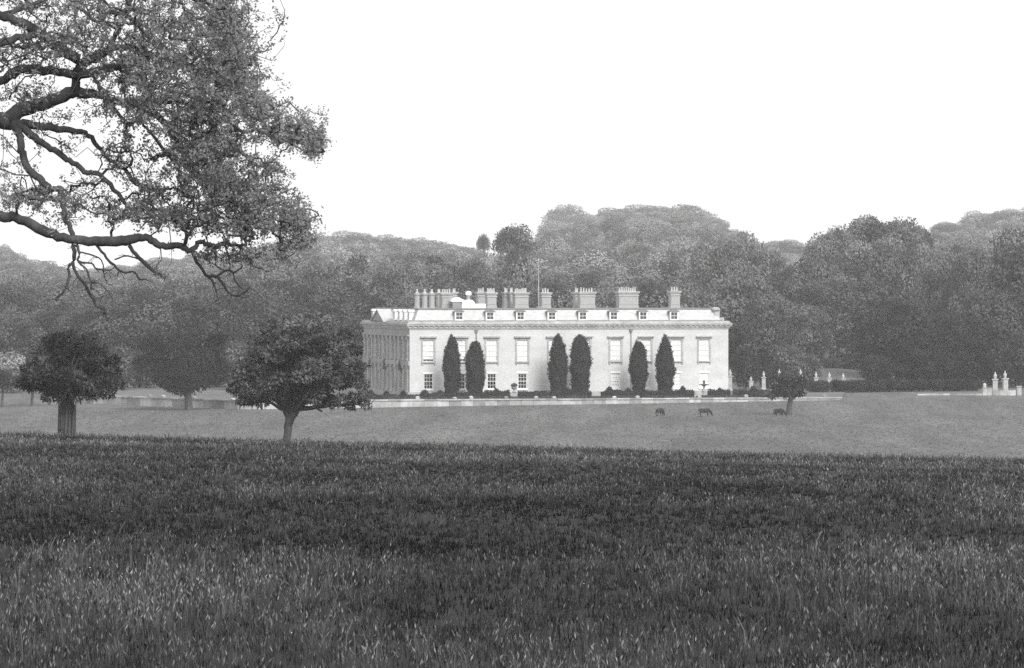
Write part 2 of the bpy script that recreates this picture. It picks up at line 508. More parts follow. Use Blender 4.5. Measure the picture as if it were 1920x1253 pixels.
row([(1030, 446, 110), (1085, 418, 125), (1150, 414, 130), (1215, 408, 130), (1280, 410, 130), (1332, 428, 120), (1095, 452, 130), (1165, 450, 130), (1240, 448, 130), (1310, 450, 130)], 2100, ['wood'], 0.21,
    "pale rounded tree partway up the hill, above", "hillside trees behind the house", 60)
# the rest of the wooded hillside
SKY = np.array([(-60, 455), (15, 455), (38, 500), (75, 487), (130, 507), (300, 487), (470, 462), (600, 436), (730, 440), (850, 458), (905, 470), (1008, 476), (1030, 425), (1060, 382), (1110, 402), (1150, 390), (1290, 384),
                (1340, 412), (1390, 440), (1440, 452), (1510, 474), (1550, 460), (1700, 440), (1776, 418), (1830, 397), (1960, 388)], float)
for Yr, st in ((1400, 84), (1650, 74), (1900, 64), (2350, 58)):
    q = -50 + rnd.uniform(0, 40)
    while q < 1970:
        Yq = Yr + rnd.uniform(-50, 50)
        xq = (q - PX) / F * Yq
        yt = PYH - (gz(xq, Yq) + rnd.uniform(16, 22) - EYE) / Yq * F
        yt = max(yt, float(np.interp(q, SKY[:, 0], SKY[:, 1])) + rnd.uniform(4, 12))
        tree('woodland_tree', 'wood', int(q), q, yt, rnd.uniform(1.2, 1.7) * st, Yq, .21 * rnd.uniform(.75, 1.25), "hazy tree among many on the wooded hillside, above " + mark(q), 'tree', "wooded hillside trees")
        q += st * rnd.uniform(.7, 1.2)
# middle rows
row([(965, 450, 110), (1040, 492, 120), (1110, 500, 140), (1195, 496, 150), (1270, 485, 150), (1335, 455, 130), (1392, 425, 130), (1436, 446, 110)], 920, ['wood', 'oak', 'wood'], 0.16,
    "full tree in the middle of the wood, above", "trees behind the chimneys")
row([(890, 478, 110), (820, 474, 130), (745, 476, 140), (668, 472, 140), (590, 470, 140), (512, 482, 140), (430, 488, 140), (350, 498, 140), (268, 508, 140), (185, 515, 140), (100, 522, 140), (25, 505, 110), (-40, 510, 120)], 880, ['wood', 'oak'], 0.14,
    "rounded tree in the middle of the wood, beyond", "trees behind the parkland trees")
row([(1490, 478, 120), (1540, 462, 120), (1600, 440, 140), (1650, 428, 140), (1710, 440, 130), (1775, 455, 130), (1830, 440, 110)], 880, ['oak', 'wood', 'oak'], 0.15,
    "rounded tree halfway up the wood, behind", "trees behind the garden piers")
# front rows
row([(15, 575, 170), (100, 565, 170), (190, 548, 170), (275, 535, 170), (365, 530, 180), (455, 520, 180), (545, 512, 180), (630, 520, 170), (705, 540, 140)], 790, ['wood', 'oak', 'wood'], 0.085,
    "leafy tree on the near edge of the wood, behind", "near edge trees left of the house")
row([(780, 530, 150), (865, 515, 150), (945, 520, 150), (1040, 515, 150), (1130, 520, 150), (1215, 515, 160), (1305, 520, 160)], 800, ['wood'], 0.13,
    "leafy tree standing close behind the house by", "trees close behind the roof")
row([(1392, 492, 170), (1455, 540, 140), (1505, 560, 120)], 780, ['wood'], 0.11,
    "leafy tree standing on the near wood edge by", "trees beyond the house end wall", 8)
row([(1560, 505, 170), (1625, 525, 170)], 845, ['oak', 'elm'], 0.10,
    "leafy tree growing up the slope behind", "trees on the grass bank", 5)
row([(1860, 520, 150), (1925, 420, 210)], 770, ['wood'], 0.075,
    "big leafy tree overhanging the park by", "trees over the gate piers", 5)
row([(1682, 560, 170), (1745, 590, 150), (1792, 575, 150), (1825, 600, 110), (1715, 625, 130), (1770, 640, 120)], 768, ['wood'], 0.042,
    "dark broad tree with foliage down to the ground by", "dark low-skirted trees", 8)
# lower fill, shrubs under the wood
for i, px in enumerate(range(-40, 700, 62)):
    tree('shrub', 'shrub', i, px + rnd.uniform(-15, 15), 655 + rnd.uniform(-25, 25), 105, 742 + rnd.uniform(-12, 12), 0.08 * rnd.uniform(0.7, 1.4),
         "green shrub at the foot of the wood behind the parkland trees", 'shrub', "shrubs at the foot of the wood")
tree('pale_shrub', 'shrub', 1, 14, 655, 95, 716, 0.24, "pale blossoming bush at the foot of the wood", 'shrub')
for i, (px, yt, wp, Y, tn) in enumerate([(1398, 640, 60, 730, .05), (1440, 655, 55, 735, .045), (1475, 640, 70, 744, .12), (1510, 655, 60, 746, .12)]):
    tree('shrub', 'shrub', i, px, yt, wp, Y, tn, "tall shrub between the house end and the first garden piers", 'shrub', "shrubs by the house end")
for i, (px, yt, wp, Y, tn) in enumerate([(1645, 660, 70, 752, .04), (1700, 640, 90, 768, .035), (1765, 655, 110, 756, .03), (1820, 650, 90, 757, .03)]):
    tree('shrub', 'shrub', i, px, yt, wp, Y, tn, "dark shrub under the low-skirted trees", 'shrub', "shrubs under the low-skirted trees")
for i, (px, yt, wp, Y, tn) in enumerate([(1910, 640, 80, 745, .055), (1862, 610, 90, 765, .06), (1950, 600, 120, 752, .06)]):
    tree('shrub', 'shrub', i, px, yt, wp, Y, tn, "leafy shrub behind the pair of stone gate piers", 'shrub', "shrubs behind the gate piers")

for i, (px, yt, wp_, Y, tn) in enumerate([(1545, 668, 70, 842, .07), (1590, 660, 70, 848, .065), (1632, 655, 70, 836, .06)]):
    tree('shrub', 'shrub', i, px, yt, wp_, Y, tn, "shrub growing at the back of the grass bank", 'shrub', "shrubs behind the grass bank")
for i, (px, yt, wp_, Y, tn) in enumerate([(1530 + i_ * 17 + rnd.uniform(-6, 6), 738 - rnd.uniform(0, 4) - (5 if i_ > 11 else 0), rnd.uniform(30, 52), 712 + i_ * .6 + rnd.uniform(-1.5, 1.5), rnd.uniform(.03, .06)) for i_ in range(18)]):
    tree('low_bush', 'shrub', i, px, yt, wp_, Y, tn, "low dark bush in the line before the garden piers and dark trees", 'shrub', "line of low bushes")
# ------------------------------------------------------------------ the house
TH = R(13.0)
Y0 = 676.0
X0 = -192.0 / F * Y0
CT, ST = math.cos(TH), math.sin(TH)
W, D = 46.55, 33.0
house = empty("country_house", (X0, Y0, 0), TH)
tag(house, "long white two-storey country house with mansard roof and clustered tall chimneys", "house")

def uf(px, v=0.0):       # along-front coordinate of a photo column at depth v behind the front
    k = (px - PX) / F
    return (k * (Y0 + v * CT) - X0 + v * ST) / (CT - k * ST)
def zf(py, u, v=0.0):
    return EYE - (py - PYH) / F * (Y0 + u * ST + v * CT)

def wall_with_openings(mb, a0, a1, z0, z1, ops, axis, pos, inward, depth=0.3):
    """wall sheet with reveals; axis 'x' runs along x at y=pos, 'y' runs along y at x=pos"""
    As = sorted({a0, a1, *[o[0] for o in ops], *[o[1] for o in ops]})
    Zs = sorted({z0, z1, *[o[2] for o in ops], *[o[3] for o in ops]})
    def pt(a, z, d=0.0):
        return (a, pos + d * inward, z) if axis == 'x' else (pos + d * inward, a, z)
    for i in range(len(As) - 1):
        for j in range(len(Zs) - 1):
            ac, zc = (As[i] + As[i + 1]) / 2, (Zs[j] + Zs[j + 1]) / 2
            if any(o[0] < ac < o[1] and o[2] < zc < o[3] for o in ops):
                continue
            mb.add([pt(As[i], Zs[j]), pt(As[i + 1], Zs[j]), pt(As[i + 1], Zs[j + 1]), pt(As[i], Zs[j + 1])], [(0, 1, 2, 3)])
    for (b0, b1, c0, c1) in ops:
        q = [(b0, c0), (b1, c0), (b1, c1), (b0, c1)]
        for k in range(4):
            A, B = q[k], q[(k + 1) % 4]
            mb.add([pt(*A), pt(*B), pt(*B, depth), pt(*A, depth)], [(0, 1, 2, 3)])

up_px = [803.2, 863.5, 922, 979.5, 1039.0, 1096, 1154.2, 1210.8, 1267.9, 1320.2]
ups = [uf(p) for p in up_px]
LW, LZ0, LZ1 = 0.62, 0.95, 3.04          # ground-floor half width and levels
UW, UZ0, UZ1 = 0.76, 4.82, 7.86
ops = []
for u in ups:
    ops.append((u - LW, u + LW, LZ0, LZ1)); ops.append((u - UW, u + UW, UZ0, UZ1))
b = MB(); wall_with_openings(b, 0, W, -0.6, 10.2, ops, 'x', 0.0, 1)
fw = b.build("front_wall", M['render'], house)
b = MB(); b.box(-0.12, W + 0.12, -0.1, -0.002, -0.6, 0.5); b.build("plinth", M['stone'], house)

# entrance side (faces left of the picture)
side_ops = []
nb = 11
pv = [0.9 + (D - 1.8) * i / nb for i in range(nb + 1)]
sw = []
for i in range(nb):
    v = (pv[i] + pv[i + 1]) / 2
    if i % 2 == 1 or i in (0, nb - 1):
        sw.append((v - 0.55, v + 0.55, 1.0, 3.3)); sw.append((v - 0.55, v + 0.55, 5.2, 7.8))
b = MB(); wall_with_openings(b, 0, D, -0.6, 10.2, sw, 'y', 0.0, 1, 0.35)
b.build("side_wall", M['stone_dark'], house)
b = MB(); b.box(W - 0.001, W, 0, D, -0.6, 10.2); b.box(0, W, D - 0.001, D, -0.6, 10.2); b.build("rear_wall", M['render'], house)

def pane_set(parent, axis, a0, a1, z0, z1, d, cols, rows, blind, sgn=1):
    """frame, glazing bars, glass and (where drawn) a blind, recessed by d"""
    def bx(mb, p0, p1, q0, q1, e0, e1):
        if axis == 'x': mb.box(p0, p1, e0, e1, q0, q1)
        else: mb.box(e0, e1, p0, p1, q0, q1)
    t = 0.055
    f = MB()
    bx(f, a0, a0 + t, z0, z1, d, d + .08); bx(f, a1 - t, a1, z0, z1, d, d + .08)
    bx(f, a0 + t, a1 - t, z0, z0 + t, d + .002, d + .078); bx(f, a0 + t, a1 - t, z1 - t, z1, d + .002, d + .078)
    fr = f.build("frame", M['paint'], parent)
    f = MB()
    bw_ = 0.034
    for i in range(1, cols):
        x = a0 + (a1 - a0) * i / cols
        bx(f, x - bw_ / 2, x + bw_ / 2, z0 + t, z1 - t, d + .012, d + .055)
    for j in range(1, rows):
        z = z0 + (z1 - z0) * j / rows
        q = bw_ if j != rows // 2 else 0.07
        bx(f, a0 + t, a1 - t, z - q / 2, z + q / 2, d + .008, d + .06)
    f.build("glazing_bars", M['paint'], parent)
    f = MB(); bx(f, a0 + t * .5, a1 - t * .5, z0 + t * .5, z1 - t * .5, d + .03, d + .036)
    f.build("pane", M['glass'], parent)
    if blind > 0:
        f = MB(); bx(f, a0 + .03, a1 - .03, z1 - (z1 - z0) * blind, z1 - .02, d + .082, d + .095)
        f.build("blind", M['blind'], parent)

blind_low = [0, 0, 0, 0, 1, 1, 1, 1, 1, 1]
blind_up = [0.9, .9, 1, 1, 1, 1, .96, 1, 1, 1]
for i, u in enumerate(ups):
    wn = empty("window", (0, 0, 0)); wn.parent = house
    pane_set(wn, 'x', u - LW, u + LW, LZ0, LZ1, 0.05, 3, 4, blind_low[i])
    f = MB(); f.box(u - LW - .16, u + LW + .16, -.13, .10, LZ0 - .22, LZ0 - .003); f.build("sill", M['paint'], wn)
    f = MB(); f.box(u - LW - .14, u + LW + .14, -.07, -.004, LZ1 + .04, LZ1 + .26); f.build("lintel", M['paint'], wn)
    wn = empty("window", (0, 0, 0)); wn.parent = house
    pane_set(wn, 'x', u - UW, u + UW, UZ0, UZ1, 0.04, 3, 4, blind_up[i])
    f = MB()
    f.box(u - UW - .24, u - UW - .004, -.10, -.003, UZ0, UZ1); f.box(u + UW + .004, u + UW + .24, -.10, -.003, UZ0, UZ1)
    f.box(u - UW - .24, u + UW + .24, -.098, -.003, UZ1 + .003, UZ1 + .2)
    f.build("architrave", M['stone'], wn)
    f = MB(); f.box(u - UW - .26, u + UW + .26, -.22, -.003, UZ0 - .2, UZ0 - .004)
    f.box(u - UW - .22, u - UW - .04, -.16, -.004, UZ0 - .45, UZ0 - .203); f.box(u + UW + .04, u + UW + .22, -.16, -.004, UZ0 - .45, UZ0 - .203)
    f.build("sill", M['stone'], wn)
    f = MB(); f.box(u - UW - .34, u + UW + .34, -.20, -.003, UZ1 + .203, UZ1 + .30); f.box(u - UW - .42, u + UW + .42, -.36, -.003, UZ1 + .302, UZ1 + .5)
    f.build("hood_mould", M['stone'], wn)
for (v0, v1, z0, z1) in sw:
    wn = empty("window", (0, 0, 0)); wn.parent = house
    pane_set(wn, 'y', v0, v1, z0, z1, 0.14, 2, 4, 0.0)

# pilasters, two tiers
for v in pv:
    for (z0, z1) in ((0.5, 4.25), (4.95, 8.35)):
        f = MB()
        f.box(-.26, -.003, v - .36, v + .36, z0, z0 + .3)
        f.box(-.18, -.004, v - .29, v + .29, z0 + .302, z1 - .35)
        f.box(-.30, -.003, v - .38, v + .38, z1 - .348, z1)
        f.build("pilaster", M['stone_light'], house)
f = MB(); f.box(-.26, -.003, .0, D, 4.26, 4.90); f.box(-.34, -.003, -.05, D, 8.36, 8.62); f.build("string_course", M['stone_dark'], house)
f = MB(); f.box(-.22, -.003, 0, D, -.6, .49); f.build("side_plinth", M['stone'], house)
for v in (5.5, 16.5, 27.0):       # round-headed niches between the tiers: solid shapes, recess given by dark colour
    f = MB(); f.lathe((-.05, v, 3.5), [(.5, 0), (.5, 1.0), (.35, 1.35), (.1, 1.5)], 10); f.build("dark_niche", M['iron'], house)

# cornice, in stepped courses, with brackets on both visible fronts
def ring(mb, out, z0, z1):
    mb.box(-out, W + out, -out, 0.5, z0, z1)
    mb.box(-out, 0.5, 0.502, D + out, z0, z1)
    mb.box(W - 0.5, W + out, 0.502, D + out, z0, z1)
f = MB(); ring(f, 0.10, 9.35, 9.55); ring(f, 0.22, 9.552, 9.72); ring(f, 0.40, 9.86, 10.05); ring(f, 0.48, 10.052, 10.2)
cor = f.build("cornice", M['stone_light'], house)
f = MB()
nbk = 64
for i in range(nbk):
    x = -0.3 + (W + 0.6) * i / (nbk - 1)
    f.box(x - .12, x + .12, -.36, -.225, 9.722, 9.858)
for i in range(44):
    y = 0.4 + (D - .8) * i / 43
    f.box(-.36, -.225, y - .12, y + .12, 9.722, 9.858)
tag(f.build("cornice_brackets", M['stone'], cor), kind="stuff")
f = MB(); ring(f, 0.22, 10.202, 10.47); f.build("parapet", M['stone_light'], house)

# mansard roof
RT = 12.22
f = MB()
f.frustum((0.75, W - 0.95, 0.55, D - 0.8), (1.65, W - 1.55, 1.6, D - 1.6), 10.3, RT)
rf = f.build("roof", M['slate'], house)
f = MB(); f.box(1.45, W - 1.35, 1.42, 1.75, RT - .06, RT + .12); f.box(1.45, 1.75, 1.752, D - 1.5, RT - .06, RT + .12); f.box(W - 1.65, W - 1.35, 1.752, D - 1.5, RT - .06, RT + .12)
f.build("ridge_roll", M['lead'], rf)
f = MB(); f.box(0.45, W - 0.7, 0.44, 0.62, 10.472, 10.62); f.build("gutter", M['lead'], rf)
# scrolled stop at the far end of the roof
f = MB(); f.box(W - 1.75, W - 1.0, 1.0, 1.5, 10.48, RT - .3); f.lathe((W - 1.5, 1.25, RT - .3), [(.45, 0), (.62, .12), (.62, .35), (.4, .5)], 10); f.box(W - 1.0, W - .35, 1.0, 1.5, 10.48, 10.95)
f.build("roof_scroll", M['stone_light'], house)

dm_px = [861, 919, 976, 1035, 1093, 1151, 1206, 1264]
def dormer(axis, a, first, blind=0.0):
    """axis 'x': on the front roof at x=a; 'y': on the entrance-side roof at y=a"""
    dm = empty("dormer"); dm.parent = house
    def bx(mb, p0, p1, e0, e1, z0, z1):
        if axis == 'x': mb.box(p0, p1, e0, e1, z0, z1)
        else: mb.box(e0, e1, p0, p1, z0, z1)
    hw, z0, z1, e0 = 0.66, 10.60, 11.82, first
    f = MB()
    bx(f, a - hw, a - hw + .14, e0, e0 + 1.25, z0, z1); bx(f, a + hw - .14, a + hw, e0, e0 + 1.25, z0, z1)
    bx(f, a - hw + .142, a + hw - .142, e0, e0 + .2, z0, z0 + .1); bx(f, a - hw + .142, a + hw - .142, e0, e0 + .2, z1 - .1, z1)
    f.build("cheeks", M['lead'] if axis == 'x' else M['paint'], dm)
    if not blind:
        f = MB(); bx(f, a - hw + .145, a + hw - .145, e0 + .13, e0 + .15, z0 + .101, z1 - .101); f.build("unlit_room_sheet", M['iron'], dm)  # dark sheet behind the glass, standing in for the unlit interior
    f = MB(); bx(f, a - hw, a - hw + .18, e0 - .04, e0 - .002, z0, z1); bx(f, a + hw - .18, a + hw, e0 - .04, e0 - .002, z0, z1)
    bx(f, a - hw + .182, a + hw - .182, e0 - .04, e0 - .002, z0, z0 + .12); bx(f, a - hw + .182, a + hw - .182, e0 - .04, e0 - .002, z1 - .12, z1)
    f.build("surround", M['paint'], dm)
    pane_set(dm, axis, a - hw + .16, a + hw - .16, z0 + .1, z1 - .1, e0 + .02, 2, 2, blind)
    # low segmental pediment
    f = MB()
    n = 8
    prof = [(a - hw - .14 + (2 * hw + .28) * i / n, z1 + .04 + .26 * math.sin(math.pi * i / n)) for i in range(n + 1)]
    vs, fs = [], []
    for e in (e0 - .16, e0 + 1.35):
        for (p, z) in prof:
            vs.append((p, e, z) if axis == 'x' else (e, p, z))
        vs.append((a + hw + .14, e, z1 + .002) if axis == 'x' else (e, a + hw + .14, z1 + .002))
        vs.append((a - hw - .14, e, z1 + .002) if axis == 'x' else (e, a - hw - .14, z1 + .002))
    k = n + 3
    fs.append(tuple(range(k))); fs.append(tuple(range(2 * k - 1, k - 1, -1)))
    for i in range(k):
        fs.append((i, (i + 1) % k, k + (i + 1) % k, k + i))
    f.add(vs, fs); f.build("pediment", M['lead'] if axis == 'x' else M['paint'], dm)
for i, p in enumerate(dm_px):
    dormer('x', uf(p, 0.5), 0.46, 0.0)
for v in (3.6, 7.0, 10.4, 13.8, 29.5):
    dormer('y', v, 0.62, 0.9)
# pediment of the entrance front
f = MB()
pA, pB, pM = 15.6, 24.2, 19.9
f.add([(-.55, pA, 10.48), (-.55, pB, 10.48), (-.55, pM, 12.0), (1.9, pA, 10.48), (1.9, pB, 10.48), (1.9, pM, 12.0)],
      [(0, 2, 1), (3, 4, 5), (0, 1, 4, 3), (1, 2, 5, 4), (2, 0, 3, 5)])
pd = f.build("entrance_pediment", M['stone_dark'], house)
f = MB()
for (A, B) in (((pA - .4, 10.40), (pM, 12.16)), ((pB + .4, 10.40), (pM, 12.16))):
    vs = []
    for e in (-.75, 1.9):
        vs += [(e, A[0], A[1] + .10), (e, B[0], B[1]), (e, B[0], B[1] - .22), (e, A[0], A[1] - .1 + .02)]
    f.add(vs, [(0, 1, 2, 3), (7, 6, 5, 4), (0, 4, 5, 1), (1, 5, 6, 2), (2, 6, 7, 3), (3, 7, 4, 0)])
f.build("raking_cornice", M['slate'], pd)

# rainwater pipes
for p in (893, 1183):
    u = uf(p)
    f = MB(); f.tube([(u, -.10, 0.2), (u, -.10, 8.9)], [.065, .065], 8); f.frustum((u - .12, u + .12, -.24, -.005), (u - .24, u + .24, -.36, -.005), 8.88, 9.34)
    f.build("drainpipe", M['lead'], house)

# chimney stacks
def chimney(px0, px1, v, dep, ycap, npots, name="chimney", m='brick', rows=1):
    u0, u1 = uf(px0, v), uf(px1, v)
    zc = zf(ycap, (u0 + u1) / 2, v)
    f = MB()
    f.box(u0 - .06, u1 + .06, v - .06, v + dep + .06, RT - .3, RT + .35)
    f.box(u0, u1, v, v + dep, RT + .352, zc - .02)
    # recessed panel line on the front
    f.box(u0 + .08, u1 - .08, v - .04, v - .003, RT + .6, zc - .55)
    ch = f.build(name, M[m], house)
    f = MB(); f.box(u0 - .10, u1 + .10, v - .10, v + dep + .10, zc - .40, zc - .28); f.box(u0 - .14, u1 + .14, v - .14, v + dep + .14, zc - .018, zc + .13); f.box(u0 - .22, u1 + .22, v - .22, v + dep + .22, zc + .132, zc + .26)
    f.build("cap", M['stone'], ch)
    for j in range(rows):
        for i in range(npots):
            x = u0 + .12 + (u1 - u0 - .24) * (i + .5) / npots
            y = v + dep * (j + .5) / rows
            h = rnd.uniform(.48, .66)
            f = MB(); f.lathe((x, y, zc + .26), [(.16, 0), (.13, .1), (.11, h - .1), (.15, h - .08), (.15, h)], 8); f.build("chimney_pot", M['pot'], ch)
    return ch
for (a, c) in ((777, 787), (791, 801.5), (804, 815)):
    v = 9.0
    u = (uf(a, v) + uf(c, v)) / 2; r_ = (uf(c, v) - uf(a, v)) / 2
    zc = zf(553, u, v)
    f = MB(); f.lathe((u, v, RT - .3), [(r_ * 1.15, 0), (r_ * 1.15, .6), (r_ * .95, .62), (r_ * .95, zc - RT + .2), (r_ * 1.3, zc - RT + .3), (r_ * 1.3, zc - RT + .5), (r_ * 1.1, zc - RT + .52)], 8, R(22.5))
    ch = f.build("octagonal_chimney", M['brick'], house)
    f = MB(); f.lathe((u, v, zc + .22), [(r_ * .75, 0), (r_ * .5, .2), (r_ * .32, .25), (r_ * .36, .55), (r_ * .2, .6)], 8); f.build("chimney_pot", M['pot'], ch)
chimney(829, 849, 11, 2.0, 553, 4); chimney(821, 828, 16, 1.2, 552, 2); chimney(849.5, 857, 15, 1.5, 551, 2)
chimney(914, 931, 12, 1.6, 552, 5); chimney(896, 911, 17, 1.4, 551, 3)
chimney(966, 991, 12, 1.7, 552, 7); chimney(946, 955, 17, 1.4, 551, 2); chimney(957, 964, 16, 1.4, 551, 2)
chimney(1016, 1033, 14, 1.5, 552, 3)
chimney(1088, 1116, 11, 1.8, 551, 5); chimney(1079, 1087, 15, 1.4, 551, 2)
chimney(1161, 1197, 10, 1.8, 550, 8)
chimney(1258, 1275, 9, 1.4, 549, 3)

# white stair lantern with ogee gable and urn vent
v = 9.5
la = empty("roof_lantern"); la.parent = house
u0, u1, u2 = uf(848, v), uf(866, v), uf(911, v)
zt = zf(570, u1, v); q = .0762
f = MB(); f.box(u1, u2, v, v + 3, RT - .3, zt); f.build("lantern_wall", M['pole'], la)
f = MB(); f.box(u0 + .1, u1 - .05, v + .05, v + 2.5, RT - .3, zt + .28); f.build("lantern_window", M['lead'], la)
f = MB(); f.add([(u0 - .1, v - .1, zt + .3), (u1 + .1, v - .1, zt + .3), (u1 + .1, v - .1, zt + .62), ((u0 + u1) / 2 + .25, v - .1, zt + .95), (u0 - .1, v - .1, zt + .66),
                 (u0 - .1, v + 2.6, zt + .3), (u1 + .1, v + 2.6, zt + .3), (u1 + .1, v + 2.6, zt + .62), ((u0 + u1) / 2 + .25, v + 2.6, zt + .95), (u0 - .1, v + 2.6, zt + .66)],
                [(0, 1, 2, 3, 4), (9, 8, 7, 6, 5), (0, 5, 6, 1), (1, 6, 7, 2), (2, 7, 8, 3), (3, 8, 9, 4), (4, 9, 5, 0)])
f.build("lantern_roof", M['pole'], la)
uc = uf(879, v)
f = MB()
pr = [(-13, -.02), (12, -.02), (11, 3), (8, 6), (5, 7.5), (-5, 7.5), (-9, 7), (-13, 9)]
n = len(pr)
f.add([(uc + a * q, v - .12, zt + z * q) for a, z in pr] + [(uc + a * q, v + .4, zt + z * q) for a, z in pr],
      [tuple(range(n)), tuple(range(2 * n - 1, n - 1, -1))] + [(i, n + i, n + (i + 1) % n, (i + 1) % n) for i in range(n)])
f.build("ogee_gable", M['pole'], la)
f = MB(); f.lathe((uc, v + .2, zt + 7 * q), [(.30, 0), (.24, .3), (.27, 9 * q)], 10); f.build("vent_neck", M['brick'], la)
f = MB(); f.lathe((uc, v + .2, zt + 16 * q), [(.32, 0), (.44, .1), (.44, .42), (.3, .56), (.1, .62)], 10); f.build("vent_cap", M['pole'], la)
# flagpole
v = 13.0; u = uf(1010, v)
f = MB(); z1 = zf(489, u, v); f.tube([(u, v, RT - .2), (u, v, RT + 3.2), (u, v, z1)], [.06, .055, .03], 8)
fp = f.build("flagpole", M['stone_light'], house)
f = MB(); f.lathe((u, v, z1), [(.03, 0), (.08, .06), (.08, .12), (.02, .18)], 8); f.build("finial", M['pole'], fp)
f = MB(); f.box(u - .3, u + .3, v - .3, v + .3, RT - .2, RT + .3); f.build("flagpole_base", M['lead'], fp)

# ------------------------------------------------------------------ garden terrace, wall, drive
def yw(x):      # the wall line in front of the garden (parallel to the front of the house)
    return 657.0 + (x + 37.2) * math.tan(TH)
A = Vector((-60.5, 690)); B = Vector((-37.2, 657.0)); C = Vector((46.5, yw(46.5)))
TZ = -0.27
f = MB(); f.prism([(A.x, A.y + .3), (B.x + .1, B.y + .3), (C.x, C.y + .3), (52, 745), (-66, 745)], -2.2, TZ)
tag(f.build("garden_terrace", M['lawn']), "raised lawn terrace around the house behind the low stone wall", kind="structure")
f = MB(); f.prism([(56, 738), (68, 735), (68, 745), (56, 748)], -0.6, -0.2)
tag(f.build("gravel_drive", M['gravel']), "patch of pale gravel drive under the dark trees", kind="structure")
f = MB(); f.prism([(X0 + CT * -3 + ST * 5, Y0 - 3 * ST - 5 * CT), (X0 + CT * (W + 3) + ST * 5, Y0 + (W + 3) * ST - 5 * CT), (X0 + CT * (W + 3) + ST * 1, Y0 + (W + 3) * ST - 1 * CT), (X0 - 3 * CT + ST * 1, Y0 - 3 * ST - CT)], -1, -0.262)
tag(f.build("garden_path", M['gravel']), "pale gravel path along the foot of the house front", kind="structure")

def garden_wall(p, q, z_of, label, nblk, blk_at=None):
    d = (q - p); L = d.length; d.normalize(); nrm = Vector((d.y, -d.x))
    root = empty("garden_wall", (p.x, p.y, 0), math.atan2(d.y, d.x))
    tag(root, label, "wall")
    n = max(6, int(L / 1.7))
    # courses of stone blocks so the face is uneven
    cnt = 0
    nrow = 2
    for i in range(n):
        a0, a1 = L * i / n, L * (i + 1) / n
        w_ = p + d * ((a0 + a1) / 2)
        zb = z_of(w_.x, w_.y - 0.4) - .3
        f = MB()
        f.box(a0 + .01, a1 - .01, -.12 + rnd.uniform(-.03, .03), .3, zb, TZ - .10)
        f.build("stone", M['wall_stone'], root)
        f = MB(); f.box(a0 + .006, a1 - .006, -.24 + rnd.uniform(-.02, .02), .42, TZ - .096, TZ + .10 + rnd.uniform(-.02, .02)); f.build("coping_stone", M['wall_stone'], root)
    for i in range(nblk):
        if rnd.random() < .25: continue
        a = L * (i + .5) / nblk + rnd.uniform(-1, 1)
        h = rnd.uniform(.1, .26)
        f = MB(); f.box(a - .24, a + .24, -.2, .28, TZ + .125, TZ + .125 + h); f.frustum((a - .29, a + .29, -.25, .33), (a - .1, a + .1, -.06, .14), TZ + .127 + h, TZ + .27 + h)
        f.build("pier_block", M['wall_stone'], root)
garden_wall(B, C, gz, "low pale stone retaining wall with small piers in front of the house", 22)
garden_wall(A, B - Vector((.25, -.35)), gz, "low pale stone wall running back behind the three parkland trees", 9)

# clipped box hedges, topiary and yews
def bumpy(name, prof, n, seed, tone, parent=None, m='yew', amp=0.08, flecks=1500, fl=0.22, fw_=0.11, sq=None, two=False):
    """clipped green body: lathe with lumps plus a coat of small leaf sprays"""
    r = np.random.default_rng(seed)
    prof = np.array(prof, float)
    zz = np.linspace(prof[0, 1], prof[-1, 1], 30)
    rr_ = np.interp(zz, prof[:, 1], prof[:, 0])
    ang = np.linspace(0, 2 * np.pi, n, endpoint=False)
    ph = r.uniform(0, 6.28, 12)
    def rad(z, a):
        base = np.interp(z, prof[:, 1], prof[:, 0])
        H = prof[-1, 1]
        lump = sum(np.sin((k + 2) * a + ph[k] + z * (0.9 + .5 * k)) for k in range(4)) / 4 + sum(np.sin(z * (1.2 + .9 * k) + ph[k + 5] + a) for k in range(4)) / 4
        hf = np.sin(z * 5.3 + 3 * a + ph[9]) * np.sin(2.7 * z - 4 * a + ph[10]) + .6 * np.sin(z * 9.1 - 5 * a + ph[11])
        return base * (1 + amp * (lump + .35 * hf))
    A_, Z_ = np.meshgrid(ang, zz)
    RR = rad(Z_, A_) * 0.93
    V = np.stack([RR * np.cos(A_), RR * np.sin(A_), Z_], -1).reshape(-1, 3)
    ii = np.arange(30 * n).reshape(30, n)
    Fq = np.stack([ii[:-1], np.roll(ii, -1, 1)[:-1], np.roll(ii, -1, 1)[1:], ii[1:]], -1).reshape(-1, 4)
    z = r.uniform(zz[0], zz[-1], flecks * 3)
    keep = r.random(flecks * 3) < (np.interp(z, prof[:, 1], prof[:, 0]) / prof[:, 0].max() + .1)
    z = z[keep][:flecks]; a = r.uniform(0, 6.28, len(z))
    ro = rad(z, a) * r.normal(0.97, 0.035, len(z))
    pos = np.stack([ro * np.cos(a), ro * np.sin(a), z], -1)
    out = np.stack([np.cos(a), np.sin(a), np.full(len(z), .3)], -1)
    d = np.stack([np.cos(a) * .4, np.sin(a) * .4, np.full(len(z), .9)], -1) + unit(len(z), r) * .6
    V2, F2 = leaf_quads(pos, d, out + unit(len(z), r) * .5, fl * r.uniform(.6, 1.4, len(z)), fw_ * r.uniform(.6, 1.4, len(z)))
    t = np.concatenate([np.full(len(V), .8), np.repeat(r.uniform(.6, 1.4, len(z)), 4)])
    me = mesh_np(name, np.concatenate([V, V2]), np.concatenate([Fq, F2 + len(V)]), tone=t)
    me.materials.append(M[m])
    return me

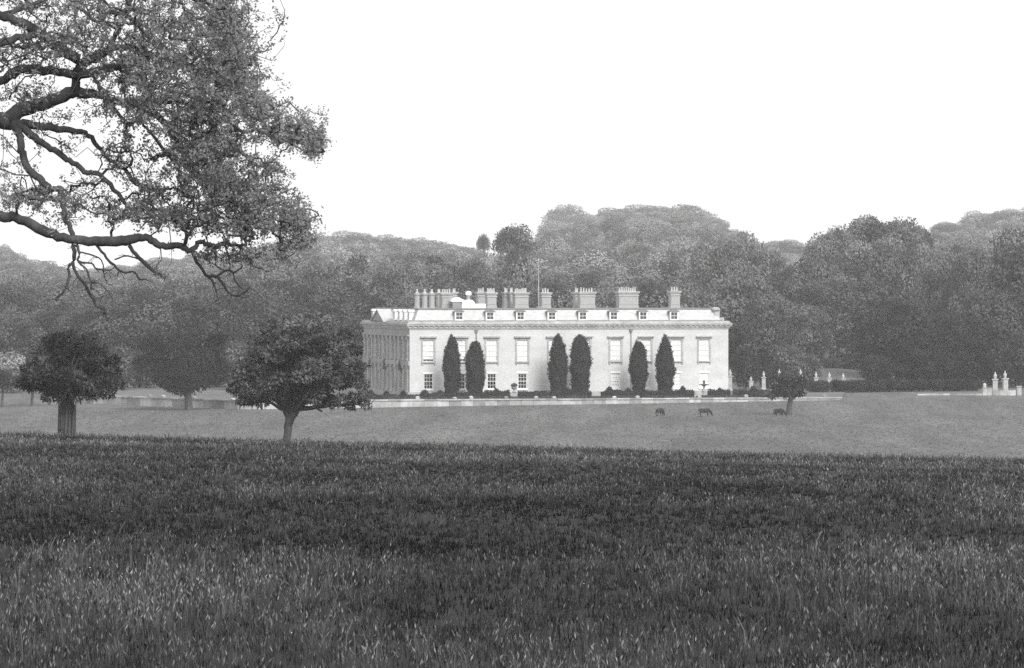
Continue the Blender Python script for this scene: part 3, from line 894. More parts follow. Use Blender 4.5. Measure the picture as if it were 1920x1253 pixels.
yews = [  # px, half width px, top y, forked, label
    (847, 16.0, 629, 0, "pointed columnar yew of the pair beside the dark-paned ground-floor windows"),
    (891, 18.0, 637, 1, "fork-tipped columnar yew of the pair beside the dark-paned ground-floor windows"),
    (1046.5, 17.0, 626, 0, "slimmer sharply pointed columnar yew of the pair at the middle of the front"),
    (1088, 19.5, 628, 0, "broadest blunt-topped columnar yew of the pair at the middle of the front"),
    (1197.5, 17.0, 638, 1, "shorter fork-tipped columnar yew of the pair nearer the sundial"),
    (1247, 17.5, 629, 0, "taller pointed columnar yew of the pair nearer the sundial")]
for i, (px, hw, yt, fork, lab) in enumerate(yews):
    Yt = None
    x = (px - PX) / F * 672
    Yt = yw(x) + 9.0
    x = (px - PX) / F * Yt
    h = EYE - (yt - PYH) / F * Yt - TZ
    rw = hw / F * Yt
    root = empty("columnar_yew", (x, Yt, TZ)); tag(root, lab, "yew", "clipped yews in front of the house")
    shapes = [[(.72, 0), (.80, .1), (.86, .25), (.96, .40), (1.0, .52), (.9, .66), (.74, .78), (.5, .89), (.26, .96), (.05, 1)],
              [(.62, 0), (.7, .1), (.92, .2), (.98, .3), (.96, .5), (1.0, .62), (.86, .74), (.66, .84), (.4, .92), (.2, .97), (.05, 1)],
              [(.66, 0), (.78, .12), (.9, .25), (.98, .36), (1.0, .5), (.9, .68), (.72, .8), (.42, .91), (.18, .97), (.03, 1)],
              [(.7, 0), (.78, .12), (.86, .3), (1.0, .46), (.98, .6), (.88, .76), (.7, .87), (.46, .94), (.2, .985), (.04, 1)],
              [(.58, 0), (.64, .14), (.78, .3), (1.0, .46), (.98, .58), (.84, .74), (.66, .86), (.44, .94), (.2, .98), (.05, 1)],
              [(.64, 0), (.74, .12), (.84, .26), (1.0, .44), (.92, .56), (.74, .72), (.54, .84), (.3, .93), (.14, .98), (.03, 1)]][i]
    prof = [(a * rw, max(.15, z * h * (0.96 if fork else 1))) for a, z in shapes]
    o = link("foliage", bumpy("yew_foliage", prof, 26, 300 + i, 0, amp=.16, flecks=3200, fl=.26, fw_=.12), None, root); o.color = (.034,) * 3 + (1,); o["kind"] = "stuff"
    if fork:
        for sgn, hh in ((-1, 1.0), (1, .97 if i == 1 else 1.0)):
            c = [(.5 * rw, h * .74), (.42 * rw, h * .84), (.22 * rw, h * .93), (.03, h * hh * (1.0 if sgn == (1 if i == 1 else -1) else .96))]
            o = link("tip", bumpy("yew_tip", c, 16, 330 + i * 2 + sgn, 0, amp=.08, flecks=400, fl=.22, fw_=.1), None, root)
            o.location = (sgn * .2 * rw, 0, 0); o.color = (.034,) * 3 + (1,)
    f = MB(); f.tube([(0, 0, -.3), (0, 0, 1.0)], [.3, .2], 8); f.build("trunk", M['bark'], root)

def hedge(p, q, h, wd, seed, label, tone=.04, grp=None, dz=TZ):
    d = q - p; L = d.length
    r = np.random.default_rng(seed)
    root_z = dz
    b = MB(); b.box(-L / 2, L / 2, -wd / 2, wd / 2, -.1, h * .93)
    V = np.array(b.v, float); F1 = np.array(b.f)
    n = int(260 * L * (h + wd) / 2)
    u_ = r.uniform(-L / 2, L / 2, n); side = r.random(n)
    hh = h * (1 + .06 * np.sin(u_ * 1.7 + seed) + .05 * np.sin(u_ * 4.1))
    top = side < .45
    y = np.where(top, r.uniform(-wd / 2, wd / 2, n), np.where(side < .85, -wd / 2, wd / 2) * r.normal(1, .05, n))
    z = np.where(top, hh * r.normal(.98, .04, n), r.uniform(0.02, 1, n) * hh)
    nrm = np.where(top[:, None], np.array([[0, 0, 1.]]), np.array([[0, -1., .2]])) + unit(n, r) * .6
    V2, F2 = leaf_quads(np.stack([u_, y, z], -1), unit(n, r) + np.array([0, 0, .4]), nrm, .2 * r.uniform(.6, 1.4, n), .12 * r.uniform(.6, 1.4, n))
    me = mesh_np("hedge", np.concatenate([V, V2]), np.concatenate([F1, F2 + len(V)]), tone=np.concatenate([np.full(8, .8), np.repeat(r.uniform(.6, 1.4, n), 4)]))
    me.materials.append(M['yew'])
    o = link("box_hedge", me)
    m_ = (p + q) / 2
    o.location = (m_.x, m_.y, root_z); o.rotation_euler = (0, 0, math.atan2(d.y, d.x))
    o.color = (tone, tone, tone, 1)
    tag(o, label, "hedge", grp)

def wp(px, off):    # a point off metres behind the garden wall, in photo column px
    k = (px - PX) / F
    x = k * 668
    for _ in range(4): x = k * (yw(x) + off)
    return Vector((x, yw(x) + off))
for i, (a, c, h) in enumerate([(832, 905, .8), (908, 955, 1.0), (972, 1026, .9), (1030, 1108, .9), (1128, 1180, .95), (1183, 1228, .9), (1231, 1300, .95), (1328, 1368, 1.0), (1376, 1440, .9), (1446, 1500, .8)]):
    hedge(wp(a, 4.5), wp(c, 4.5), h, 1.0, 500 + i, "low clipped dark hedge segment in front of the yews", .038, "low garden hedges")
for i, (a, c, h) in enumerate([(690, 742, .6), (746, 790, .55), (795, 828, .75)]):
    hedge(wp(a, 3.0), wp(c, 3.0), h, 1.0, 520 + i, "low clipped hedge segment below the house corner", .045, "hedges below the house corner")
for i, (a, c) in enumerate([(720, 800), (806, 900), (905, 1000), (1006, 1100), (1106, 1200), (1206, 1300), (1306, 1400)]):
    hedge(wp(a, 1.4), wp(c, 1.4), .28, .7, 540 + i, "narrow low planting strip just behind the retaining wall", .07, "planting behind the wall")

tops = [(695, 731, 7, 3.5), (725, 733, 7, 3.5), (756, 733, 7, 3.2), (796, 731, 9, 4), (826, 733, 8, 4), (930, 728, 7, 5.6), (1064, 727, 8, 5.8), (1143, 725, 9, 5.6), (1178, 728, 8, 5.6), (1280, 724, 8, 5.6), (1350, 728, 9, 5.6), (1412, 724, 9, 6)]
for i, (px, yt, hw, off) in enumerate(tops):
    p = wp(px, off)
    h = EYE - (yt - PYH) / F * p.y - TZ; rw = hw / F * p.y
    me = bumpy("topiary", [(.75 * rw, .02), (1.0 * rw, .3 * h), (.9 * rw, .55 * h), (.55 * rw, .82 * h), (.05, h)], 16, 600 + i, 0, amp=.08, flecks=420, fl=.16, fw_=.09)
    o = link("topiary_cone", me); o.location = (p.x, p.y, TZ); o.color = (.035,) * 3 + (1,)
    if px < 770: tag(o, "small dark rounded topiary bush below the pilastered side of the house", "topiary", "topiary below the house side")
    else: tag(o, "small dark rounded topiary bush along the garden hedges", "topiary", "topiary along the hedges")

# urn and sundial
p = wp(964, 6.5)
o = empty("garden_urn", (p.x, p.y, TZ)); tag(o, "pale stone urn with a plant on a pedestal between hedges", "urn")
f = MB(); f.box(-.35, .35, -.35, .35, -.05, .14); f.box(-.26, .26, -.26, .26, .142, .85); f.box(-.34, .34, -.34, .34, .852, .96); f.build("pedestal", M['stone_light'], o)
f = MB(); f.lathe((0, 0, .962), [(.2, 0), (.1, .1), (.12, .16), (.34, .36), (.38, .55), (.46, .6), (.44, .64)], 14); f.build("bowl", M['stone'], o, True)
me = bumpy("urn_plant", [(.25, 1.56), (.42, 1.72), (.35, 1.95), (.05, 2.1)], 10, 640, 0, flecks=160, fl=.16, fw_=.08); c = link("plant", me, None, o); c.color = (.07,) * 3 + (1,)
p = wp(1320, 6.5)
o = empty("sundial", (p.x, p.y, TZ)); tag(o, "stone sundial pedestal with a dark round top, by the end of the house front", "sundial")
f = MB(); f.box(-.38, .38, -.38, .38, -.05, .16); f.lathe((0, 0, .16), [(.3, 0), (.16, .2), (.28, .6), (.3, .85), (.14, 1.2), (.2, 1.42), (.3, 1.5)], 12); f.build("baluster", M['stone_light'], o, True)
f = MB(); f.lathe((0, 0, 1.66), [(.25, 0), (.66, .1), (.7, .18), (.4, .2), (.18, .24), (.12, .5), (.2, .58), (.06, .8)], 14); f.build("dish", M['iron'], o, True)

# ------------------------------------------------------------------ stone piers
def pier(px, ytop, ybase, Y, label, grp, wpx=8.0, cat="gate pier"):
    x = (px - PX) / F * Y
    z0 = max(gz(x, Y), -0.27 if px < 1520 else -9) - .02
    h = EYE - (ytop - PYH) / F * Y - z0
    s = wpx / F * Y / 2
    root = empty("stone_pier", (x, Y, z0), rnd.uniform(-.1, .3)); tag(root, label, cat, grp)
    f = MB(); f.box(-s * 1.2, s * 1.2, -s * 1.2, s * 1.2, -.2, h * .12); f.box(-s, s, -s, s, h * .12 + .002, h * .62); f.build("shaft", M['stone_light'], root)
    f = MB(); f.box(-s * 1.15, s * 1.15, -s * 1.15, s * 1.15, h * .62 + .002, h * .65); f.box(-s * 1.35, s * 1.35, -s * 1.35, s * 1.35, h * .65 + .002, h * .69); f.build("cap", M['stone_light'], root)
    f = MB(); f.lathe((0, 0, h * .692), [(s * .8, 0), (s * .45, h * .05), (s * .8, h * .12), (s * .7, h * .17), (s * .3, h * .21), (s * .38, h * .25), (s * .05, h * .308)], 10); f.build("finial", M['stone_light'], root, True)
for px, yt, yb, Y in [(1369, 692, 724, 722), (1408, 706, 728, 724), (1432, 696, 728, 727), (1461, 692, 728, 727), (1501, 692, 728, 727), (1530, 697, 731, 727), (1555, 698, 731, 727), (1581, 700, 733, 727)]:
    pier(px, yt, yb, Y, "pale stone garden pier with tapering finial in the row beyond the house", "row of garden piers", 7.0)
for px, yt in ((1866, 697), (1884.5, 695)):
    pier(px, yt, 740, 700, "tall pale stone gate pier with pointed finial on the low wall", "pair of gate piers", 9.0)
# low wall carrying the pair, with a kerb running towards the garden
Yl = 698.0
xw = lambda px: (px - PX) / F * Yl
root = empty("boundary_wall", (xw(1842), Yl, gz(xw(1842), Yl))); tag(root, "low pale stone wall under the pair of tall gate piers", "wall")
def swall(a, c, h, nm):
    n = max(2, int((xw(c) - xw(a)) / .9))
    for i in range(n):
        q0, q1 = xw(a) + (xw(c) - xw(a)) * i / n, xw(a) + (xw(c) - xw(a)) * (i + 1) / n
        f = MB(); f.box(q0 - xw(1842) + .008, q1 - xw(1842) - .008, -.35 + rnd.uniform(-.03, .03), .35, -.5, h + rnd.uniform(-.04, .04)); f.build(nm, M['wall_stone'], root)
swall(1842, 1860, 1.05, "stone"); swall(1860.5, 1904, .72, "stone"); swall(1720, 1841, .22, "kerb_stone")
f = MB(); f.lathe((xw(1846) - xw(1842), 0, 1.09), [(.34, 0), (.34, .12), (.16, .2), (.3, .45), (.12, .68)], 10); f.build("ball_finial", M['stone_light'], root, True)
f = MB(); f.box(xw(1907) - xw(1842), xw(1915) - xw(1842), -.3, .3, -.4, 1.2); f.box(xw(1906) - xw(1842), xw(1916) - xw(1842), -.38, .38, 1.202, 1.34); f.build("end_block", M['stone'], root)

# ------------------------------------------------------------------ parkland trees
def dome_lobes(r, n, c, rx, up, dn, lo, hi):
    out = []
    while len(out) < n:
        d = unit(1, r)[0]
        s = r.uniform(.25, 1) ** .5
        z = d[2] * s
        out.append([c[0] + d[0] * s * (rx - hi * .5), c[1] + d[1] * s * (rx - hi * .5), c[2] + z * ((up if z > 0 else dn) - hi * .4), r.uniform(lo, hi)])
    return np.array(out)

def park_tree(name, label, px, ybase, Y, crown, trunk, nlobes, lobe_r, nleaf, L, Wd, tone, seed, limbs=(), droop=.3, extra=(), grp=None):
    """crown = (px centre, y centre, half width, up, down) in photo pixels; trunk = [(px, y, r px)]"""
    s = Y / F
    x0 = (px - PX) * s; z0 = gz(x0, Y)
    loc = lambda q, y, dy=0.0: Vector(((q - PX) * s - x0, dy, EYE - (y - PYH) * s - z0))
    root = empty(name, (x0, Y, z0)); tag(root, label, "tree", grp)
    r = np.random.default_rng(seed); rr = random.Random(seed)
    c = loc(crown[0], crown[1])
    lobes = dome_lobes(r, nlobes, c, crown[2] * s, crown[3] * s, crown[4] * s, lobe_r[0] * s, lobe_r[1] * s)
    if len(extra):
        lobes = np.concatenate([lobes, np.array([[*loc(e[0], e[1], e[3] * s), e[2] * s] for e in extra])])
    V, Fq, t = lobe_leaves(lobes, nleaf, L, Wd, r, spread=.6, inner=.12, up=.3, droop=droop, flat=.6, rag=.2, outw=1.1, lv=(0.25, 2.0))  # wide lobe tone range imitates lit sprays over dark gaps
    o = link("crown", mesh_np(name + "_crown", V, Fq, tone=t), M['leaf'], root); o.color = (tone,) * 3 + (1,); o["kind"] = "stuff"
    tp = [loc(q, y) for q, y, _ in trunk]; tr_ = [q[2] * s for q in trunk]
    tp = [tp[0] - Vector((0, 0, 1.6))] + tp; tr_ = [tr_[0] * 1.25] + tr_
    f = MB(); pts, rd = smooth_path(tp, tr_, 4, .03, rr); f.tube(pts, rd, 10); f.build("trunk", M['bark'], root, True)
    top = tp[-1]
    for lm in limbs:
        f = MB(); pts, rd = smooth_path([loc(q, y, dy * s) for q, y, _, dy in lm], [q[2] * s for q in lm], 4, .03, rr); f.tube(pts, rd, 7); f.build("limb", M['bark'], root, True)
    f = MB()
    for k in range(min(26, nlobes)):
        e = Vector(lobes[rr.randrange(len(lobes))][:3])
        m1 = top.lerp(e, .45) + Vector((rr.uniform(-.3, .3), rr.uniform(-.3, .3), rr.uniform(-.1, .4)))
        pts, rd = smooth_path([top - Vector((0, 0, rr.uniform(0, .3))), m1, e], [tr_[-1] * .4, tr_[-1] * .22, .02], 4, .04, rr)
        f.tube(pts, rd, 5)
    tag(f.build("branches", M['bark'], root), kind="stuff")
    return root

park_tree("hawthorn_tree", "small dense dark tree with its trunk inside a slatted stake guard", 127, 812, 300, (132, 706, 84, 78, 42),
          [(124, 812, 13), (126, 775, 11), (129, 745, 10)], 95, (6, 15), 15000, .34, .11, .055, 901,
          limbs=[[(129, 750, 6, 0), (95, 728, 4, -20), (60, 715, 2, -30)], [(129, 750, 6, 0), (165, 725, 4, 10), (205, 720, 2, 15)]], droop=-.1,
          extra=[(60, 722, 16, -10), (48, 715, 12, 10), (200, 725, 16, -10), (215, 700, 12, 0), (95, 640, 12, 0), (170, 636, 13, 0), (135, 630, 10, 0), (112, 634, 9, 10), (190, 655, 12, -10), (75, 662, 12, 0), (212, 678, 10, 8), (52, 690, 11, 0), (222, 722, 8, 0), (38, 722, 8, 5), (95, 742, 10, -30), (150, 744, 10, -35), (180, 740, 11, -20), (205, 738, 8, 0), (120, 748, 8, -30)])
park_tree("field_oak", "broad rounded tree with a short straight trunk by the low stone wall", 353, 768, 655, (340, 680, 94, 92, 62),
          [(354, 768, 7.5), (353, 752, 7), (352, 732, 6)], 95, (9, 19), 19000, .40, .24, .024, 902,
          limbs=[[(352, 738, 4, 0), (320, 715, 3, -10), (280, 700, 1.5, -15)], [(352, 738, 4, 0), (385, 712, 3, 8), (410, 690, 1.5, 10)]], grp=None)
park_tree("spreading_tree", "wide spreading tree with a forked trunk and one long low horizontal branch", 540, 815, 301, (562, 696, 112, 100, 66),
          [(539, 815, 7.5), (541, 795, 8), (546, 775, 11)], 150, (8, 17), 27000, .27, .12, .088, 903,
          limbs=[[(543, 780, 9, 0), (528, 755, 7, 0), (518, 725, 5, -5), (505, 690, 2, -10)], [(550, 778, 9, 0), (563, 752, 7, 5), (575, 720, 5, 8), (590, 670, 2, 10)],
                 [(554, 766, 6, 0), (590, 764, 4, 4), (640, 760, 3, 10), (682, 758, 1.5, 12)], [(590, 764, 2.5, 4), (605, 772, 1.5, 0)]],
          extra=[(640, 752, 14, 8), (665, 748, 13, 10), (682, 756, 9, 12), (615, 750, 13, 0), (470, 745, 16, 0), (452, 735, 14, 0), (660, 700, 18, 0), (460, 690, 18, 0), (570, 604, 18, 0), (462, 752, 13, -10), (490, 754, 11, 5), (508, 744, 12, -15), (478, 748, 12, 15), (625, 757, 10, -10), (600, 745, 12, 20), (450, 705, 13, 0), (455, 668, 13, 5), (476, 636, 13, -5), (505, 610, 12, 0), (542, 596, 12, 5), (586, 590, 10, 0), (618, 602, 12, -5), (646, 626, 12, 0), (664, 655, 12, 5), (672, 688, 13, 0), (678, 722, 12, 0), (684, 742, 9, 0), (440, 728, 11, 0), (692, 760, 6, 0), (655, 762, 8, 10)])
park_tree("small_field_tree", "small round-headed tree standing alone in the pasture beside a cow", 1479, 778, 628, (1480, 722, 30, 22, 22),
          [(1479, 778, 6), (1480, 762, 5), (1483, 745, 4.5)], 40, (6, 11), 5200, .36, .22, .05, 904,
          limbs=[[(1482, 750, 3, 0), (1495, 742, 1.8, 4), (1505, 735, 1, 6)]], extra=[(1500, 738, 8, 0), (1450, 742, 8, 0), (1440, 738, 6, 0), (1462, 708, 9, 0), (1500, 712, 9, 0)])
for q, yb, Yq, yt, hw, sd in ((4, 752, 672, 695, 26, 905), (60, 752, 676, 690, 34, 906), (93, 748, 682, 700, 26, 907)):
    park_tree("orchard_tree", "little dark tree with a thin trunk standing behind the guarded tree", q, yb, Yq, (q, (yt + 728) / 2, hw, (728 - yt) / 2 + 4, (728 - yt) / 2),
              [(q, yb, 2.6), (q + 1, 738, 2.2), (q, 725, 2)], 22, (6, 11), 2600, .42, .26, .06, sd, grp="little trees by the wall")

# stake guard round the hawthorn trunk
s = 300 / F
xg = (125 - PX) * s
o = empty("tree_guard", (xg, 300, gz(xg, 300))); tag(o, "tapering ring of grey wooden stakes around the dark tree's trunk", "tree guard")
hg = 64 * s
for i in range(15):
    a = 2 * math.pi * i / 15
    h = hg * rnd.uniform(.82, 1.08)
    r0, r1 = 17 * s, 15.5 * s
    wv = rnd.uniform(.035, .06)
    t = Vector((-math.sin(a), math.cos(a), 0)); q = Vector((math.cos(a), math.sin(a), 0))
    lean = rnd.uniform(-.12, .12)
    f = MB()
    p0 = q * r0 + Vector((0, 0, -.3)); p1 = q * r1 + t * lean + Vector((1.2 * s, 0, h))
    vs = []
    for p_ in (p0, p1):
        vs += [p_ - t * wv - q * .02, p_ + t * wv - q * .02, p_ + t * wv + q * .02, p_ - t * wv + q * .02]
    f.add(vs, [(0, 3, 2, 1), (4, 5, 6, 7), (0, 1, 5, 4), (1, 2, 6, 5), (2, 3, 7, 6), (3, 0, 4, 7)])
    f.build("stake", M['wood'], o)
for zz, rr_ in ((.5, 17.2), (1.6, 16.2)):
    f = MB(); pts = [Vector((math.cos(a) * rr_ * s, math.sin(a) * rr_ * s, zz)) for a in np.linspace(0, 2 * math.pi, 25)]
    f.tube(pts, [.02] * 25, 5); f.build("binding_wire", M['iron'], o)

# hurdle remains just beyond the crest
Yh = 322.0; s = Yh / F
xh = (1225 - PX) * s
o = empty("broken_hurdle", (xh, Yh, gz(xh, Yh))); tag(o, "remains of a low bleached wooden hurdle at the edge of the long grass", "hurdle")
for q, yt in ((1191, 823), (1202, 826), (1209, 825), (1238, 824), (1257, 827)):
    zt = EYE - (yt - PYH) * s - gz(xh, Yh); x_ = (q - 1225) * s
    f = MB(); f.box(x_ - .022, x_ + .022, -.022, .022, -.3, zt); f.build("post", M['wood_pale'], o)
for a, c, y1, y2 in ((1226, 1257, 825.5, 827.5),):
    f = MB(); z1 = EYE - (y1 - PYH) * s - gz(xh, Yh); z2 = EYE - (y2 - PYH) * s - gz(xh, Yh)
    f.tube([((a - 1225) * s, -.05, z1), ((c - 1225) * s, -.05, z2)], [.028, .024], 6); f.build("rail", M['wood_pale'], o)

# ------------------------------------------------------------------ cattle
def cow(px, y, Y, yaw, label, graze=True, size=1.0, seed=1):
    x = (px - PX) / F * Y
    me = bpy.data.meshes.new("cow"); bm = bmesh.new()
    sk = bm.verts.layers.skin.new()
    def v(p, rx, ry=None):
        q = bm.verts.new(Vector(p) * size); q[sk].radius = (rx * size, (ry or rx) * size); return q
    pel = v((-.62, 0, .98), .33, .31); pel[sk].use_root = True
    bel = v((-.1, 0, .88), .42, .41); che = v((.42, 0, .9), .38, .38); wit = v((.66, 0, 1.02), .26, .29)
    bm.edges.new((pel, bel)); bm.edges.new((bel, che)); bm.edges.new((che, wit))
    if graze:
        n1 = v((.9, 0, .78), .2, .22); n2 = v((1.06, .02, .5), .14, .16); h1 = v((1.14, .02, .33), .13, .14); h2 = v((1.26, .02, .1), .085, .09)
    else:
        n1 = v((.95, 0, 1.2), .15, .17); n2 = v((1.15, .02, 1.36), .11, .13); h1 = v((1.3, .02, 1.36), .10, .115); h2 = v((1.55, .02, 1.22), .07, .08)
    for a, b_ in ((wit, n1), (n1, n2), (n2, h1), (h1, h2)): bm.edges.new((a, b_))
    rr = random.Random(seed)
    for sx, hip in ((.45, che), (-.66, pel)):
        for sy in (-1, 1):
            o_ = rr.uniform(-.12, .12)
            if sx > 0:
                pts = [((sx, sy * .16, .72), .13), ((sx + o_ * .5, sy * .18, .42), .072), ((sx + o_, sy * .18, .2), .055), ((sx + o_, sy * .18, .03), .06)]
            else:
                pts = [((sx + .08, sy * .17, .74), .16), ((sx - .06 + o_ * .4, sy * .19, .46), .085), ((sx - .02 + o_, sy * .19, .22), .058), ((sx + .02 + o_, sy * .19, .03), .06)]
            prev = hip
            for p, r_ in pts:
                q = v(p, r_); bm.edges.new((prev, q)); prev = q
    t0 = v((-.9, 0, 1.1), .06); t1 = v((-.98, 0, .8), .03); t2 = v((-.97, 0, .45), .045)
    bm.edges.new((pel, t0)); bm.edges.new((t0, t1)); bm.edges.new((t1, t2))
    for sy in (-1, 1):
        hb = n2.co / size if graze else h1.co / size
        e = v((hb.x + .02, hb.y + sy * .2, hb.z + (.06 if graze else .1)), .035, .05); bm.edges.new((n2 if graze else h1, e))
    bm.to_mesh(me); bm.free()
    o = link("cow", me, M['hide'])
    m1 = o.modifiers.new("skin", 'SKIN'); m1.use_smooth_shade = True
    m2 = o.modifiers.new("sub", 'SUBSURF'); m2.levels = 1; m2.render_levels = 2
    o.location = (x, Y, gz(x, Y)); o.rotation_euler = (0, 0, yaw)
    tag(o, label, "cow", "black cattle grazing in the pasture")
YC = 16.65 * 9000 / 242
cow(1237, 781, YC * 1.003, R(52), "black cow grazing head down, turned mostly away, farthest from the lone field tree", True, .84, 3)
cow(1321, 782, YC, R(8), "black cow grazing side-on in open pasture, middle of the three cattle", True, .86, 5)
cow(1461, 781, YC * 1.004, R(-28), "black cow standing close beside the lone field tree's trunk", True, .82, 8)

# ------------------------------------------------------------------ the overhanging oak
YO = 90.0
so_ = YO / F
rr = random.Random(5)
r = np.random.default_rng(77)
xo = (-430 - PX) * so_
oak = empty("oak_tree", (xo, YO, gz(xo, YO)))
tag(oak, "big old oak reaching into view with crooked limbs and leafy hanging boughs", "tree")
O0 = Vector(oak.location)
def op(px, py, dy=0.0):
    return P(px, py, YO + dy) - O0
limbs = [   # (px, py, radius px, depth m)
    [(-430, 1020, 75, 0), (-425, 860, 58, 0), (-410, 640, 50, .1), (-380, 470, 46, .2), (-350, 360, 42, .2)],
    [(-380, 470, 30, .2), (-250, 420, 22, -.6), (-120, 398, 17, -1.0), (0, 405, 12, -1.2), (30, 408, 11.5, -1.2), (80, 432, 11, -1.3), (130, 449, 11, -1.3), (190, 453, 11, -1.4), (235, 452, 11, -1.3), (270, 446, 9, -1.2), (285, 452, 8, -1.2), (305, 460, 8, -1.2), (340, 461, 7, -1.1), (358, 469, 7, -1.1), (375, 454, 6, -1.0), (400, 462, 6, -1.0), (420, 457, 5, -.9), (448, 461, 4, -.9), (470, 450, 3, -.8)],
    [(-350, 360, 34, .2), (-200, 270, 28, .4), (-70, 232, 25, .4), (-5, 226, 22, .3), (25, 228, 18, .3)],
    [(20, 232, 12, .3), (35, 245, 10, .2), (40, 275, 8.5, 0), (48, 308, 8, -.2), (70, 332, 8, -.3), (90, 350, 8, -.5), (98, 356, 7, -.6), (114, 354, 6.5, -.7), (117, 375, 6, -.8), (122, 405, 5.5, -1.0), (136, 445, 5.5, -1.25)],
    [(25, 228, 10, .3), (60, 236, 9, .4), (100, 240, 8.5, .5), (152, 247, 7, .7), (175, 264, 6, .8), (200, 295, 5, .9), (235, 318, 5, 1.0), (255, 345, 5.5, 1.1), (290, 355, 3.5, 1.2), (325, 352, 2.5, 1.2), (345, 362, 1.5, 1.2)],
    [(25, 232, 9, .3), (60, 255, 9, .2), (90, 275, 8, 0), (120, 295, 7, -.2), (148, 312, 6.5, -.3), (165, 325, 6, -.3), (188, 328, 5.5, -.3), (210, 352, 5, -.4), (235, 382, 4, -.4), (258, 400, 3, -.4)],
    [(15, 228, 18, .3), (40, 205, 17, .5), (90, 192, 15, .6), (135, 174, 14, .6), (182, 178, 10, .6), (215, 190, 9, .6), (260, 197, 8, .8), (300, 222, 8, .9), (330, 262, 6.5, 1.0), (362, 322, 5, 1.1), (395, 360, 3, 1.2)],
    [(140, 178, 12, .6), (142, 150, 10, .5), (146, 132, 13, .4), (165, 115, 12, .3), (190, 102, 10, .2), (212, 90, 8, .2), (260, 95, 6, .3), (310, 110, 4, .4)],
    [(-350, 360, 30, .2), (-330, 200, 26, -.3), (-200, 60, 20, -.5), (-80, 18, 13, -.4), (0, 29, 10, -.3), (40, 42, 11, -.3), (75, 62, 12, -.1), (110, 90, 11, .1), (150, 112, 12, .3)],
    [(-330, 200, 20, -.3), (-200, 130, 15, -.8), (-90, 95, 12, -.8), (0, 80, 9, -.6), (40, 70, 8, -.4), (75, 64, 8, -.2)],
    [(-200, 250, 16, .6), (-100, 190, 14, .8), (0, 152, 11, .8), (25, 135, 10, .7), (60, 130, 11, .6), (110, 136, 10, .5), (148, 140, 11, .4), (190, 130, 9, .3), (232, 122, 8, .2), (250, 105, 5, .2), (275, 60, 3, 0)],
    [(205, 92, 7, .2), (215, 70, 5.5, .1), (228, 48, 5, 0), (240, 15, 4, -.2), (262, -40, 3, -.3)],
    [(178, 142, 5, .4), (186, 165, 5, .4), (205, 192, 5, .5), (225, 218, 4.5, .6), (245, 234, 4, .6), (258, 222, 3, .6), (275, 240, 4, .7), (300, 272, 4, .7), (330, 310, 3.5, .8), (350, 345, 3, .8)],
    [(260, 197, 5, .8), (330, 190, 5, .5), (400, 210, 4.5, 0), (450, 245, 4, -.2), (485, 245, 3, -.2), (530, 262, 2.5, -.3), (575, 285, 1.8, -.3)],
    [(300, 222, 5, .9), (370, 260, 4.5, .6), (420, 290, 4, .4), (455, 290, 3, .3), (480, 310, 2.2, .3), (520, 318, 1.5, .3)],
    [(330, 262, 4.5, 1.0), (380, 330, 4, .8), (430, 375, 3.5, .4), (480, 410, 3, .2), (530, 430, 2.2, .1), (575, 428, 1.5, 0)],
    [(262, -40, 8, -.3), (330, -20, 7, -.3), (390, 20, 5, -.2), (430, 70, 3.5, -.2), (470, 120, 2, -.2)],
    [(310, 110, 4.5, .4), (370, 125, 4, .4), (430, 150, 3, .3), (490, 190, 2.2, .3), (530, 215, 1.5, .2)],
    [(-330, 200, 24, -.3), (-320, 20, 22, 0), (-200, -120, 18, .2), (0, -150, 14, .3), (150, -120, 11, .2), (262, -40, 8, -.3)],
    [(-410, 640, 34, .1), (-520, 480, 28, 1.0), (-640, 300, 20, 1.8), (-800, 200, 12, 2.5)],
    [(0, 29, 6, -.3), (70, 5, 5, -.2), (120, -5, 4, 0), (180, 40, 4, .2), (225, 48, 3, .2)],
    [(345, 461, 3.5, -1.1), (365, 425, 3, -.8), (420, 420, 2.6, -.5), (470, 428, 2.2, -.3), (540, 432, 1.6, -.1), (585, 440, 1, 0)],
]
